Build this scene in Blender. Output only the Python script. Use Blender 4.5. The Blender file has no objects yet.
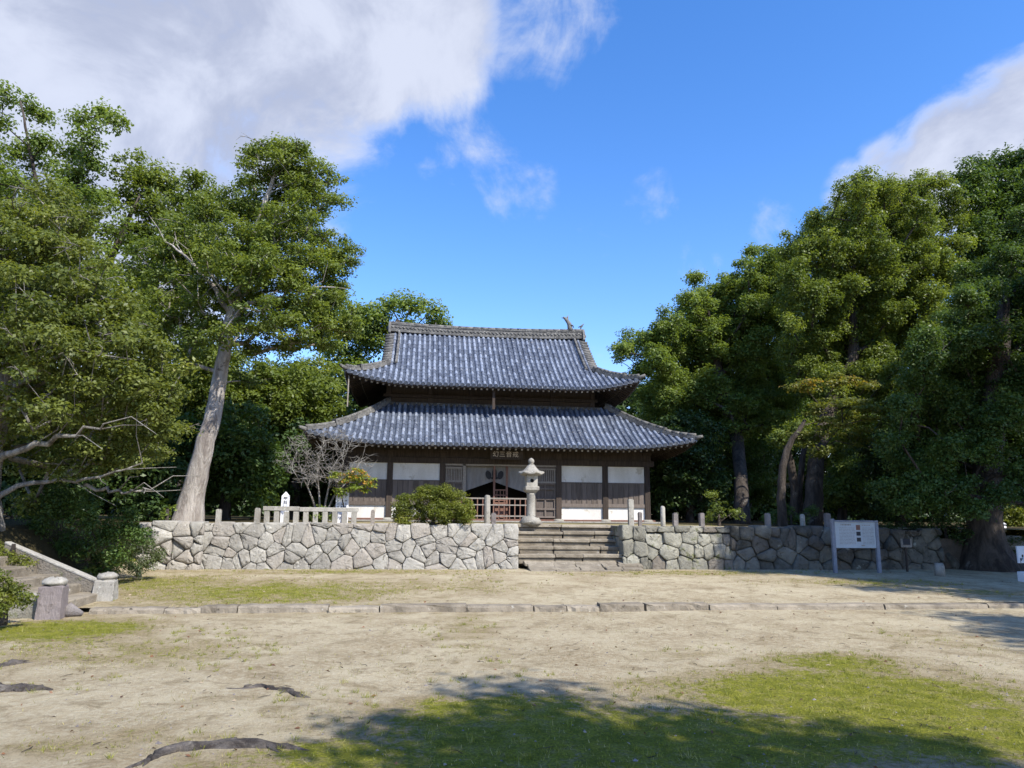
import bpy, math, random
import numpy as np
from mathutils import Vector, Quaternion, Matrix
random.seed(7); RNG = np.random.default_rng(11)
scn = bpy.context.scene
R = math.radians
# ---------------------------------------------------------------- camera
F = 720.; H0 = 1.6; PITCH = R(10.1); YAW = R(7); ROLL = 0.010
cf = np.array([math.sin(YAW)*math.cos(PITCH), math.cos(YAW)*math.cos(PITCH), math.sin(PITCH)])
cr0 = np.array([math.cos(YAW), -math.sin(YAW), 0.]); cu0 = np.cross(cr0, cf)
cr = cr0*math.cos(ROLL)+cu0*math.sin(ROLL); cu = -cr0*math.sin(ROLL)+cu0*math.cos(ROLL)
cam_data = bpy.data.cameras.new('camera'); cam = bpy.data.objects.new('camera', cam_data)
scn.collection.objects.link(cam); scn.camera = cam
cam_data.sensor_width = 36; cam_data.lens = 36*F/1024; cam_data.clip_end = 3000; cam_data.clip_start = .05
M3 = Matrix(((cr[0], cu[0], -cf[0]), (cr[1], cu[1], -cf[1]), (cr[2], cu[2], -cf[2])))
cam.matrix_world = Matrix.Translation((0, 0, H0)) @ M3.to_4x4()
def ray(px, py): return cf+cr*(px-512)/F+cu*(384-py)/F
def at(px, py, Y=None, Z=None):
    d = ray(px, py); t = Y/d[1] if Y is not None else (Z-H0)/d[2]
    return np.array([0, 0, H0])+d*t
# ---------------------------------------------------------------- sun and sky
EL = R(47); AZ = np.array([.615, -.788])
sun_dir = Vector((AZ[0]*math.cos(EL), AZ[1]*math.cos(EL), math.sin(EL)))
sd = bpy.data.lights.new('sun', 'SUN'); sd.energy = 5.0; sd.angle = R(.53); sd.color = (1, .945, .86)
sun = bpy.data.objects.new('sun', sd); scn.collection.objects.link(sun)
sun.rotation_mode = 'QUATERNION'; sun.rotation_quaternion = (-sun_dir).to_track_quat('-Z', 'Y')
scn.view_settings.view_transform = 'Standard'; scn.view_settings.look = 'None'
scn.view_settings.exposure = 0.68; scn.view_settings.gamma = 1
scn.render.resolution_x = 1024; scn.render.resolution_y = 768
wd = bpy.data.worlds.new('World'); scn.world = wd; wd.use_nodes = True
nt = wd.node_tree; nt.nodes.clear()
class NB:
    def __init__(s, t): s.t = t
    def n(s, ty, **k):
        o = s.t.nodes.new(ty)
        for a, v in k.items(): setattr(o, a, v)
        return o
    def put(s, sock, v):
        if isinstance(v, bpy.types.NodeSocket): s.t.links.new(v, sock)
        elif v is not None: sock.default_value = v
    def math(s, op, a, b=None, c=None, clamp=False):
        o = s.n('ShaderNodeMath', operation=op, use_clamp=clamp)
        s.put(o.inputs[0], a); s.put(o.inputs[1], b); s.put(o.inputs[2], c); return o.outputs[0]
    def noise(s, vec, scale, detail=4, rough=.55, dist=0, out=0):
        o = s.n('ShaderNodeTexNoise'); s.put(o.inputs['Vector'], vec)
        o.inputs['Scale'].default_value = scale; o.inputs['Detail'].default_value = detail
        o.inputs['Roughness'].default_value = rough; o.inputs['Distortion'].default_value = dist
        return o.outputs[out]
    def ramp(s, f, a, b, lo=0., hi=1.):
        o = s.n('ShaderNodeMapRange', interpolation_type='SMOOTHSTEP'); s.put(o.inputs[0], f)
        for i, v in enumerate((a, b, lo, hi)): o.inputs[1+i].default_value = v
        return o.outputs[0]
    def mix(s, f, a, b, mode='MIX'):
        o = s.n('ShaderNodeMix', data_type='RGBA', blend_type=mode); s.put(o.inputs[0], f)
        for i, v in ((6, a), (7, b)):
            if isinstance(v, tuple): v = v+(1,) if len(v) == 3 else v
            s.put(o.inputs[i], v)
        return o.outputs[2]
    def scalev(s, v, sc):
        o = s.n('ShaderNodeMapping'); s.put(o.inputs['Vector'], v); o.inputs['Scale'].default_value = sc; return o.outputs[0]
b = NB(nt)
sky = b.n('ShaderNodeTexSky', sky_type='NISHITA'); sky.sun_disc = False
sky.sun_elevation = EL; sky.sun_rotation = math.atan2(AZ[0], AZ[1]); sky.air_density = 1.0; sky.dust_density = .25; sky.ozone_density = 2.2
hs = b.n('ShaderNodeHueSaturation'); hs.inputs['Saturation'].default_value = 1.30; hs.inputs['Value'].default_value = 1.55
nt.links.new(sky.outputs[0], hs.inputs['Color'])
tc = b.n('ShaderNodeTexCoord').outputs['Generated']
clouds = [  # direction of a cloud bank, angular radius in degrees, weight
    (30, 50, 12, 1.2), (150, 20, 10, 1.2), (290, 5, 9, 1.2), (225, 90, 6.5, 1.1), (130, 130, 8, 1.1), (400, 10, 6.5, 1.1), (485, 10, 4.6, 1.1), (540, 0, 4.4, 1.0), (310, 85, 5.0, .9), (50, 190, 9, 1.0), (450, 60, 3.6, .9), (440, 140, 3.4, .70), (-60, 230, 10, 1.), (-100, 80, 20, 1.2),
    (1035, 150, 5.2, 1.2), (965, 160, 4.2, 1.1), (905, 172, 2.8, .95), (1090, 140, 6, 1.2), (862, 192, 2.2, .8), (1015, 100, 1.8, .8),
    (520, 190, 2.6, .86), (490, 160, 2.6, .8), (650, 195, 2.2, .52), (770, 232, 2.4, .85), (715, 268, 2.6, .75), (600, 362, 2.6, .8), (590, 248, 2, .5), (480, 318, 2, .5), (745, 320, 4, .5)]
field = None
for px, py, rad, w in clouds:
    d = ray(px, py); d = d/np.linalg.norm(d)
    v = b.n('ShaderNodeVectorMath', operation='DOT_PRODUCT'); nt.links.new(tc, v.inputs[0]); v.inputs[1].default_value = tuple(d)
    m = b.ramp(v.outputs['Value'], math.cos(R(rad*1.7)), math.cos(R(rad*.1)), 0, w*(1. if rad > 5 or px > 850 else .62))
    field = m if field is None else b.math('MAXIMUM', field, m)
n1 = b.noise(tc, 5.5, 8, .62, .5); n2 = b.noise(b.scalev(tc, (1, 1, 1.6)), 14, 6, .6, .3)
nn = b.math('ADD', b.math('MULTIPLY', n1, .75), b.math('MULTIPLY', n2, .25))
dens = b.ramp(b.math('ADD', field, b.math('MULTIPLY', b.math('SUBTRACT', nn, .5), 2.3)), .36, 1.0)
shade = b.ramp(b.noise(tc, 5.5, 7, .6, .5), .36, .62)
ccol = b.mix(b.ramp(dens, .5, 1), (4.1, 4.4, 5.2), b.mix(shade, (2.7, 2.95, 3.75), (4.0, 4.25, 5.0)))
skc = b.mix(b.math('MULTIPLY', dens, .93), b.mix(1., hs.outputs[0], (1.0, .88, 1.0), 'MULTIPLY'), ccol)
bg = b.n('ShaderNodeBackground'); nt.links.new(skc, bg.inputs[0]); bg.inputs[1].default_value = .12
wo = b.n('ShaderNodeOutputWorld'); nt.links.new(bg.outputs[0], wo.inputs[0])
wd.cycles.sampling_method = 'MANUAL'; wd.cycles.sample_map_resolution = 1024
# ---------------------------------------------------------------- materials
def mat(name, build):
    m = bpy.data.materials.new(name); m.use_nodes = True; t = m.node_tree; t.nodes.clear(); b = NB(t)
    out = t.nodes.new('ShaderNodeOutputMaterial'); p = t.nodes.new('ShaderNodeBsdfPrincipled')
    t.links.new(p.outputs[0], out.inputs[0]); p.inputs['Specular IOR Level'].default_value = .3
    build(b, p, out); return m
def objc(b): return b.n('ShaderNodeNewGeometry').outputs['Position']
def tint(b, name='tint'): return b.n('ShaderNodeAttribute', attribute_name=name).outputs['Fac']
def bump(b, p, h, dist, strength=1.):
    o = b.n('ShaderNodeBump'); o.inputs['Strength'].default_value = strength; o.inputs['Distance'].default_value = dist
    b.put(o.inputs['Height'], h); b.t.links.new(o.outputs[0], p.inputs['Normal'])
def weathered(c1, c2, c3=None, scale=3., rough=.85, bd=.01, bs=18, streak=None, spot=None, tintamt=.5, brown=None):
    def f(b, p, out):
        v = objc(b)
        if streak: v2 = b.scalev(v, streak)
        else: v2 = v
        n = b.noise(v2, scale, 6, .62, .3)
        t = b.math('ADD', b.math('MULTIPLY', b.ramp(n, .32, .68), 1-tintamt), b.math('MULTIPLY', tint(b), tintamt))
        c = b.mix(t, c1, c2)
        if brown: c = b.mix(b.ramp(b.math('FRACT', b.math('MULTIPLY', tint(b), 7.3)), .62, .80, 0, .75), c, brown)
        if c3: c = b.mix(b.ramp(b.noise(v, scale*2.7, 6, .7), .56, .72), c, c3)
        if spot: c = b.mix(b.ramp(b.noise(v, spot[1], 5, .7), spot[2], spot[2]+.1), c, spot[0])
        fine = b.noise(v2, bs*3, 5, .7)
        c = b.mix(b.ramp(fine, .3, .7, 0, .35), c, b.mix(1., c, (.45, .45, .45), 'MULTIPLY'))
        b.put(p.inputs['Base Color'], c); p.inputs['Roughness'].default_value = rough
        bump(b, p, b.math('ADD', b.noise(v2, bs, 6, .65), b.math('MULTIPLY', fine, .4)), bd)
    return f
MT = {}
MT['stone'] = mat('granite_stone', weathered((.24, .225, .195), (.45, .43, .375), (.12, .11, .09), 2.6, .9, .035, 16, spot=((.55, .53, .46), 7, .60), tintamt=.55, brown=(.33, .295, .25)))
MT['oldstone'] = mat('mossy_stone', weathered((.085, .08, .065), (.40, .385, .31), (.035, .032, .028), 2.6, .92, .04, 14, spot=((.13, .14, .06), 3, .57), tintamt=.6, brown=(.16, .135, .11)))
MT['cutstone'] = mat('cut_stone', weathered((.21, .195, .165), (.42, .40, .345), (.12, .11, .09), 5, .9, .014, 26, streak=(1, 1, .45), spot=((.50, .49, .42), 8, .60)))
MT['stepstone'] = mat('step_stone', weathered((.15, .125, .09), (.36, .315, .24), (.07, .06, .045), 3.5, .92, .02, 22, spot=((.46, .44, .38), 5, .62)))
MT['darkstone'] = mat('dark_stone', weathered((.13, .115, .11), (.27, .245, .23), (.07, .065, .06), 4, .9, .02, 18, spot=((.42, .42, .38), 7, .63)))
MT['purplestone'] = mat('purplish_stone', weathered((.12, .095, .09), (.27, .235, .225), (.08, .065, .06), 4, .9, .03, 16, streak=(1, 1, .4), spot=((.45, .43, .38), 7, .62)))
MT['shademoss'] = mat('shade_darkened_mossy_stone', weathered((.05, .048, .04), (.24, .23, .185), (.025, .025, .02), 2.6, .85, .05, 14, spot=((.34, .35, .29), 3.4, .62), tintamt=.5, brown=(.12, .105, .085)))  # mossy stone, darkened further to paint in the tree shade on this stretch
MT['slate'] = mat('grey_flagstone', weathered((.15, .15, .145), (.33, .325, .31), (.08, .08, .075), 4, .9, .015, 20))
MT['wood'] = mat('dark_wood', weathered((.026, .019, .015), (.085, .064, .050), None, 4, .8, .004, 30, (6, 6, .6)))
MT['board'] = mat('weathered_boards', weathered((.085, .068, .056), (.21, .175, .15), None, 3, .85, .006, 30, (8, 8, .7), tintamt=.6))
MT['redwood'] = mat('reddish_wood', weathered((.15, .07, .05), (.26, .15, .11), None, 6, .8, .003, 30, (3, 3, 3)))
MT['greywood'] = mat('greyed_wood', weathered((.20, .17, .14), (.36, .33, .29), None, 6, .85, .004, 30, (3, 3, 3)))
MT['plaster'] = mat('white_plaster', weathered((.60, .58, .53), (.80, .785, .74), None, 1.4, .9, .002, 40, (1, 1, .35), tintamt=.2, spot=((.52, .48, .40), 2.2, .57)))
MT['palewood'] = mat('rafter_end_white', weathered((.16, .14, .12), (.42, .39, .35), None, 6, .9, .002, 20))
MT['cloth'] = mat('curtain_cloth', weathered((.20, .19, .18), (.30, .29, .275), None, 2, .95, .01, 5, (6, 1, 1)))
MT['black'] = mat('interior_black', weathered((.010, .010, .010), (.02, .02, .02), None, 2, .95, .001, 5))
MT['ink'] = mat('ink', weathered((.03, .03, .035), (.05, .05, .05), None, 2, .8, .001, 5))
MT['gilt'] = mat('pale_gilt', weathered((.5, .42, .35), (.62, .55, .46), None, 20, .7, .001, 5))
MT['white'] = mat('white_paint', weathered((.72, .72, .74), (.82, .82, .82), None, 8, .6, .001, 20, tintamt=.2))
MT['alu'] = mat('blue_grey_metal', weathered((.14, .16, .20), (.24, .26, .30), None, 8, .45, .001, 20, tintamt=.3))
MT['panel'] = mat('sign_panel', weathered((.36, .41, .43), (.46, .50, .52), None, 3, .5, .001, 20, tintamt=.2))
MT['soil'] = mat('wall_backing_soil', weathered((.05, .04, .03), (.11, .09, .07), None, 5, .95, .02, 12))
def roofmat(b, p):
    v = objc(b); t = tint(b)
    c = b.mix(b.ramp(t, 0, 1), (.060, .075, .110), (.245, .285, .36))
    c = b.mix(b.ramp(b.noise(v, 9, 6, .75), .54, .68), c, (.42, .44, .45))
    c = b.mix(b.ramp(b.noise(v, 4, 6, .75, .4), .60, .72, 0, .8), c, (.34, .28, .19))
    c = b.mix(b.ramp(b.noise(v, 30, 4, .7), .35, .7, 0, .4), c, (.05, .055, .07))
    b.put(p.inputs['Base Color'], c); p.inputs['Roughness'].default_value = .62; p.inputs['Specular IOR Level'].default_value = .45
    bump(b, p, b.noise(v, 40, 5, .7), .006)
MT['roof'] = mat('grey_roof_tiles', lambda b, p, out: roofmat(b, p))
MT['roofdark'] = mat('pan_tiles', weathered((.035, .045, .065), (.09, .11, .15), None, 6, .7, .006, 20, tintamt=.3))
MT['ridge'] = mat('lichened_ridge_tiles', weathered((.05, .05, .05), (.20, .195, .18), (.03, .03, .03), 7, .85, .012, 24, spot=((.40, .39, .35), 15, .57)))
def barkm(c1, c2, c3, sc=(1, 1, .25), th=.6):
    def f(b, p, out):
        v = b.scalev(objc(b), sc); n = b.noise(v, 5, 8, .7, .6); c = b.mix(b.ramp(n, .35, .65), c1, c2)
        c = b.mix(b.ramp(b.noise(objc(b), 2.4, 6, .7), th, th+.1), c, c3)
        b.put(p.inputs['Base Color'], c); p.inputs['Roughness'].default_value = .92
        bump(b, p, b.noise(v, 16, 8, .75, .8), .08)
    return f
MT['bark'] = mat('dark_bark', barkm((.030, .024, .019), (.095, .077, .062), (.18, .17, .15)))
MT['palebark'] = mat('pale_bark', barkm((.22, .19, .165), (.50, .46, .41), (.09, .075, .065), th=.60))
MT['greybark'] = mat('lichened_bark', barkm((.13, .115, .095), (.36, .34, .30), (.08, .07, .06)))
MT['rootbark'] = mat('root_bark', barkm((.055, .045, .038), (.19, .165, .14), (.27, .24, .20), (1, 1, 1)))
def leafm(dark, light, accent=None, acc=.8, trans=.44):
    def f(b, p, out):
        t = tint(b); c = b.mix(t, dark, light)
        if accent: c = b.mix(b.ramp(t, acc, min(1, acc+.12)), c, accent)
        b.put(p.inputs['Base Color'], c); p.inputs['Roughness'].default_value = .48; p.inputs['Specular IOR Level'].default_value = .35
        tr = b.n('ShaderNodeBsdfTranslucent'); b.put(tr.inputs[0], b.mix(1., c, (1.5, 1.45, .6), 'MULTIPLY'))
        mx = b.n('ShaderNodeMixShader'); mx.inputs[0].default_value = trans
        b.t.links.new(p.outputs[0], mx.inputs[1]); b.t.links.new(tr.outputs[0], mx.inputs[2]); b.t.links.new(mx.outputs[0], out.inputs[0])
    return f
MT['l_camphor'] = mat('camphor_leaves', leafm((.062, .100, .020), (.205, .252, .052), (.27, .28, .08), .88))
MT['l_olive'] = mat('olive_fine_leaves', leafm((.060, .086, .020), (.205, .235, .055), (.28, .28, .08), .86))
MT['l_light'] = mat('light_leaves', leafm((.078, .125, .028), (.22, .285, .062)))
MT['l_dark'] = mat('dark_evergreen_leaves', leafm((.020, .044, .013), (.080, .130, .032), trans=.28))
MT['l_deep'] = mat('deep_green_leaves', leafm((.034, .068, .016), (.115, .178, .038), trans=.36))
MT['l_maple'] = mat('maple_leaves', leafm((.07, .10, .018), (.20, .20, .035), (.30, .20, .04), .8))
MT['l_bush'] = mat('bush_leaves', leafm((.055, .085, .015), (.23, .25, .04), (.30, .28, .08), .85))
MT['l_grey'] = mat('grey_green_leaves', leafm((.05, .08, .03), (.17, .20, .09), (.33, .33, .28), .8))
MT['l_autumn'] = mat('turning_leaves', leafm((.10, .17, .025), (.27, .30, .04), (.45, .24, .04), .66))
MT['grass'] = mat('grass_blades', leafm((.12, .135, .018), (.30, .31, .04), (.42, .36, .16), .80, .3))
MT['litter'] = mat('leaf_litter', leafm((.09, .04, .02), (.26, .13, .06), (.34, .27, .18), .7, .1))
def groundm(b, p, out):
    v = objc(b); m = tint(b, 'moss')
    n = b.noise(v, .9, 7, .65, .3); f = b.noise(v, 14, 6, .72); ff = b.noise(v, 90, 4, .75)
    sand = b.mix(b.ramp(n, .32, .68), (.33, .262, .155), (.50, .43, .285))
    sand = b.mix(b.ramp(f, .40, .68, 0, .75), sand, (.57, .51, .37))
    sand = b.mix(b.ramp(b.noise(v, 2.6, 8, .78, .6), .50, .64, 0, .75), sand, (.24, .19, .11))
    dry = b.mix(b.ramp(b.noise(v, 22, 5, .7), .38, .62), (.22, .17, .085), (.37, .305, .17))
    mossc = b.mix(b.ramp(b.noise(v, 4.5, 6, .7), .35, .65), (.19, .20, .018), (.35, .34, .035))
    mossc = b.mix(b.ramp(b.noise(v, 4.5, 8, .85, .5), .49, .60, 0, .85), mossc, (.33, .285, .11))
    mossc = b.mix(b.ramp(b.noise(v, 45, 5, .75), .4, .62, 0, .7), mossc, (.07, .085, .02))
    mm = b.math('ADD', m, b.math('ADD', b.math('MULTIPLY', b.math('SUBTRACT', f, .5), 1.2), b.math('MULTIPLY', b.math('SUBTRACT', b.noise(v, 2.6, 6, .7), .5), 1.1)))
    c = b.mix(b.ramp(mm, .18, .42, 0, .8), sand, dry)
    c = b.mix(b.ramp(mm, .42, .66), c, mossc)
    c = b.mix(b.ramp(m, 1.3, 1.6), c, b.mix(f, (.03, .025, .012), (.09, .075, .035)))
    c = b.mix(b.ramp(ff, .30, .70, .38, 0), c, b.mix(1., c, (.42, .38, .34), 'MULTIPLY'))
    b.put(p.inputs['Base Color'], c); p.inputs['Roughness'].default_value = .95; p.inputs['Specular IOR Level'].default_value = .12
    bump(b, p, b.math('ADD', b.noise(v, 26, 7, .75), b.math('MULTIPLY', ff, .3)), .035)
MT['ground'] = mat('sandy_ground', groundm)
# ---------------------------------------------------------------- mesh helpers
def link(o, parent=None):
    scn.collection.objects.link(o)
    if parent is not None:
        o.parent = parent; o.matrix_parent_inverse = Matrix.Identity(4)
    return o
def tag(o, label=None, cat=None, group=None, kind=None):
    for k, v in (('label', label), ('category', cat), ('group', group), ('kind', kind)):
        if v: o[k] = v
    return o
def empty(name, loc, label, cat, group=None):
    o = bpy.data.objects.new(name, None); o.location = tuple(float(x) for x in loc); link(o); o.empty_display_size = .2
    return tag(o, label, cat, group)
class MB:
    def __init__(s): s.v = []; s.f = []; s.t = []; s.sm = []
    def add(s, vs, fs, tint=None, smooth=False):
        k = len(s.v); s.v += [tuple(map(float, x)) for x in vs]; t = random.random() if tint is None else tint
        for f in fs: s.f.append(tuple(k+i for i in f)); s.t.append(t); s.sm.append(smooth)
    def box(s, x0, x1, y0, y1, z0, z1, tint=None):
        v = [(x, y, z) for z in (z0, z1) for y in (y0, y1) for x in (x0, x1)]
        s.add(v, [(0, 2, 3, 1), (4, 5, 7, 6), (0, 1, 5, 4), (2, 6, 7, 3), (0, 4, 6, 2), (1, 3, 7, 5)], tint)
    def bar(s, a, b, w, h, up=(0, 0, 1), tint=None, w2=None, h2=None):
        a = Vector(a); b = Vector(b); d = (b-a).normalized(); up = Vector(up); x = d.cross(up).normalized(); y = x.cross(d)
        w2 = w2 or w; h2 = h2 or h
        v = [a+x*sx*w/2+y*sy*h/2 for sx, sy in ((-1, -1), (1, -1), (1, 1), (-1, 1))]+[b+x*sx*w2/2+y*sy*h2/2 for sx, sy in ((-1, -1), (1, -1), (1, 1), (-1, 1))]
        s.add(v, [(3, 2, 1, 0), (4, 5, 6, 7), (0, 1, 5, 4), (1, 2, 6, 5), (2, 3, 7, 6), (3, 0, 4, 7)], tint)
    def tube(s, pts, rad, n=8, tint=None, cap=True, wob=0, flat=1.):
        pts = [Vector(p) for p in pts]; x = None; v = []; fs = []
        for i, p in enumerate(pts):
            d = (pts[min(i+1, len(pts)-1)]-pts[max(i-1, 0)]).normalized()
            if x is None: x = d.orthogonal().normalized()
            x = (x-d*x.dot(d)).normalized(); y = d.cross(x)
            r = rad[i] if hasattr(rad, '__len__') else rad
            for k in range(n):
                a = 2*math.pi*k/n; rr = r*(1+wob*(random.random()-.5)*2)
                q = p+x*math.cos(a)*rr+y*math.sin(a)*rr
                if flat != 1: q.z = p.z+(q.z-p.z)*flat
                v.append(q)
        for i in range(len(pts)-1):
            for k in range(n):
                a = i*n+k; c = i*n+(k+1) % n; fs.append((a, c, c+n, a+n))
        if cap: fs += [tuple(reversed(range(n))), tuple(range((len(pts)-1)*n, len(pts)*n))]
        s.add(v, fs, tint, True)
    def lathe(s, c, prof, n=16, tint=None, rot=0, smooth=True, sq=None):
        v = []; fs = []
        for r, z in prof:
            for k in range(n):
                a = rot+2*math.pi*k/n; v.append((c[0]+r*math.cos(a), c[1]+r*math.sin(a), c[2]+z))
        for i in range(len(prof)-1):
            for k in range(n):
                a = i*n+k; d = i*n+(k+1) % n; fs.append((a, d, d+n, a+n))
        fs += [tuple(reversed(range(n))), tuple(range((len(prof)-1)*n, len(prof)*n))]
        s.add(v, fs, tint, smooth)
    def prism(s, poly, y0, y1, tint=None):  # polygon in XZ, extruded along Y
        n = len(poly); v = [(x, y0, z) for x, z in poly]+[(x, y1, z) for x, z in poly]
        s.add(v, [tuple(range(n)), tuple(reversed(range(n, 2*n)))]+[(i, i+n, (i+1) % n+n, (i+1) % n) for i in range(n)], tint)
    def build(s, name, m, parent=None, bevel=0, offset=None, rough=0):
        v = np.array(s.v, dtype=float)
        if rough: v = v+RNG.normal(0, rough, v.shape)
        if parent is not None: v = v-np.array(parent.location if offset is None else offset)
        me = bpy.data.meshes.new(name); me.from_pydata([tuple(x) for x in v], [], s.f); me.materials.append(MT[m])
        a = me.attributes.new('tint', 'FLOAT', 'FACE'); a.data.foreach_set('value', s.t)
        me.polygons.foreach_set('use_smooth', s.sm); me.update()
        o = bpy.data.objects.new(name, me); link(o, parent)
        if bevel:
            md = o.modifiers.new('bevel', 'BEVEL'); md.width = bevel; md.segments = 2; md.limit_method = 'ANGLE'
        return o
def rehome(o):  # put the origin of a one-mesh thing at its base
    me = o.data; n = len(me.vertices); c = np.empty(n*3); me.vertices.foreach_get('co', c); c = c.reshape(-1, 3)
    b0 = np.array([c[:, 0].mean(), c[:, 1].mean(), c[:, 2].min()]); me.vertices.foreach_set('co', (c-b0).ravel()); me.update()
    o.location = tuple(float(x) for x in b0); return o
def quads_mesh(name, V, m, parent, T, loc=None, verts_per=4):
    n = len(V)//verts_per; me = bpy.data.meshes.new(name); me.vertices.add(len(V)); me.vertices.foreach_set('co', V.astype(np.float32).ravel())
    me.loops.add(n*verts_per); me.polygons.add(n); me.loops.foreach_set('vertex_index', np.arange(n*verts_per, dtype=np.int32))
    me.polygons.foreach_set('loop_start', np.arange(0, n*verts_per, verts_per, dtype=np.int32)); me.polygons.foreach_set('loop_total', np.full(n, verts_per, dtype=np.int32))
    a = me.attributes.new('tint', 'FLOAT', 'FACE'); a.data.foreach_set('value', T.astype(np.float32)); me.materials.append(MT[m]); me.update()
    return link(bpy.data.objects.new(name, me), parent)
def unit(a): return a/np.maximum(np.linalg.norm(a, axis=-1, keepdims=True), 1e-9)
def smooth(t): t = np.clip(t, 0, 1); return t*t*(3-2*t)
# ---------------------------------------------------------------- ground
def vnoise(x, y, s, seed=0):
    r = np.random.default_rng(seed); g = r.random((97, 97)); X = x/s; Y = y/s
    i = np.floor(X).astype(int); j = np.floor(Y).astype(int); fx = smooth(X-i); fy = smooth(Y-j); i %= 96; j %= 96
    return (g[i, j]*(1-fx)+g[i+1, j]*fx)*(1-fy)+(g[i, j+1]*(1-fx)+g[i+1, j+1]*fx)*fy
def fbm(x, y, s, seed=0): return sum(vnoise(x+7.3*k, y-3.1*k, s/2**k, seed+k)*.5**k for k in range(4))/1.875
moss_blobs = []   # (X, Y, rx, ry, weight): patches of moss and short grass on the ground
def patch(px, py, rx, ry, w, z=0.):
    c = at(px, py, Z=z); e = at(px+rx, py, Z=z); g1 = at(px, py-ry, Z=z); g2 = at(px, py+ry, Z=z)
    moss_blobs.append((c[0], (g1[1]+g2[1])/2, abs(e[0]-c[0]), (g1[1]-g2[1])/2, w))
for a in ((860, 700, 200, 34, 1.1), (840, 665, 90, 15, .75), (960, 735, 200, 40, 1.1), (560, 745, 240, 42, 1.0), (500, 712, 130, 20, .95), (700, 745, 240, 38, 1.1), (340, 752, 120, 18, .8),
          (440, 775, 260, 30, 1.0), (140, 655, 150, 22, .42), (50, 632, 110, 14, .95), (60, 650, 120, 24, .44), (470, 640, 60, 40, .34), (130, 745, 200, 20, .34), (350, 715, 160, 12, .3), (940, 640, 80, 16, .3), (985, 598, 70, 5, .5), (300, 700, 120, 12, .22), (700, 655, 90, 10, .25)): patch(*a)
for a in ((260, 592, 190, 14, .66), (150, 585, 110, 12, .6), (420, 586, 150, 8, .4), (330, 573, 200, 3.5, .5), (560, 580, 60, 5, .2), (700, 574, 160, 3, .5), (880, 582, 120, 5, .5), (330, 602, 220, 5, .35)): patch(*a, z=.15)
def moss(x, y):
    m = np.zeros_like(x)
    for X, Y, rx, ry, w in moss_blobs: m = np.maximum(m, w*np.exp(-((x-X)/rx)**2*1.1-((y-Y)/ry)**2*1.1))
    far = (y > 21) | (x > 16) | (y < 1)
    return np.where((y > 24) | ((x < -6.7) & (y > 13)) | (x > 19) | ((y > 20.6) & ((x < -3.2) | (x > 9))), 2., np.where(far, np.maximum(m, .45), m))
def axis(lo, hi, step, far, n):
    g = (np.linspace(0, 1, n+1)[1:]**2.2); return np.concatenate([(lo-g*(far))[::-1], np.arange(lo, hi, step), hi+g*far])
def sheet(name, xs, ys, zf, label=None):
    X, Y = np.meshgrid(xs, ys, indexing='ij'); Z = zf(X, Y); nx, ny = X.shape
    me = bpy.data.meshes.new(name); idx = np.arange(nx*ny).reshape(nx, ny)
    q = np.stack([idx[:-1, :-1], idx[1:, :-1], idx[1:, 1:], idx[:-1, 1:]], -1).reshape(-1, 4)
    me.vertices.add(nx*ny); me.vertices.foreach_set('co', np.stack([X, Y, Z], -1).astype(np.float32).ravel())
    me.loops.add(q.size); me.loops.foreach_set('vertex_index', q.astype(np.int32).ravel()); me.polygons.add(len(q))
    me.polygons.foreach_set('loop_start', np.arange(0, q.size, 4, dtype=np.int32)); me.polygons.foreach_set('loop_total', np.full(len(q), 4, dtype=np.int32))
    me.polygons.foreach_set('use_smooth', np.ones(len(q), dtype=bool))
    a = me.attributes.new('moss', 'FLOAT', 'POINT'); a.data.foreach_set('value', moss(X, Y).astype(np.float32).ravel()); me.materials.append(MT['ground']); me.update()
    return tag(link(bpy.data.objects.new(name, me)), kind='structure')
YK = 12.15
def zlow(x, y): return .035*(fbm(x, y, 1.6, 3)-.5)+.018*(fbm(x, y, .25, 9)-.5)-np.where(y > YK+.3, .3, 0)
def zter(x, y): return .072+.108*np.clip((y-YK)/6, 0, 1)+.02*(fbm(x, y, 1.2, 5)-.5)+1.15*smooth((-x-6.3)/1.2)*smooth((y-10)/1.5)
def zplat(x, y): return 1.25+.03*(fbm(x, y, 1.2, 6)-.5)
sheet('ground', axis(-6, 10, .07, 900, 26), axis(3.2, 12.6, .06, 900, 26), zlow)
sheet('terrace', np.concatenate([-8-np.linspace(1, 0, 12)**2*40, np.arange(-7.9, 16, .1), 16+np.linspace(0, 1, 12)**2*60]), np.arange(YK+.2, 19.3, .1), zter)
sheet('raised_ground', np.concatenate([np.linspace(-60, -8, 14), np.arange(-7.5, 18, .3), np.linspace(18.5, 80, 14)]), np.concatenate([np.arange(18.98, 26, .2), np.linspace(26.5, 90, 14)]), lambda x, y: zplat(x, y)-np.where((x > 2.52) & (x < 5.28) & (y < 20.2), 1.1, 0))
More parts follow.
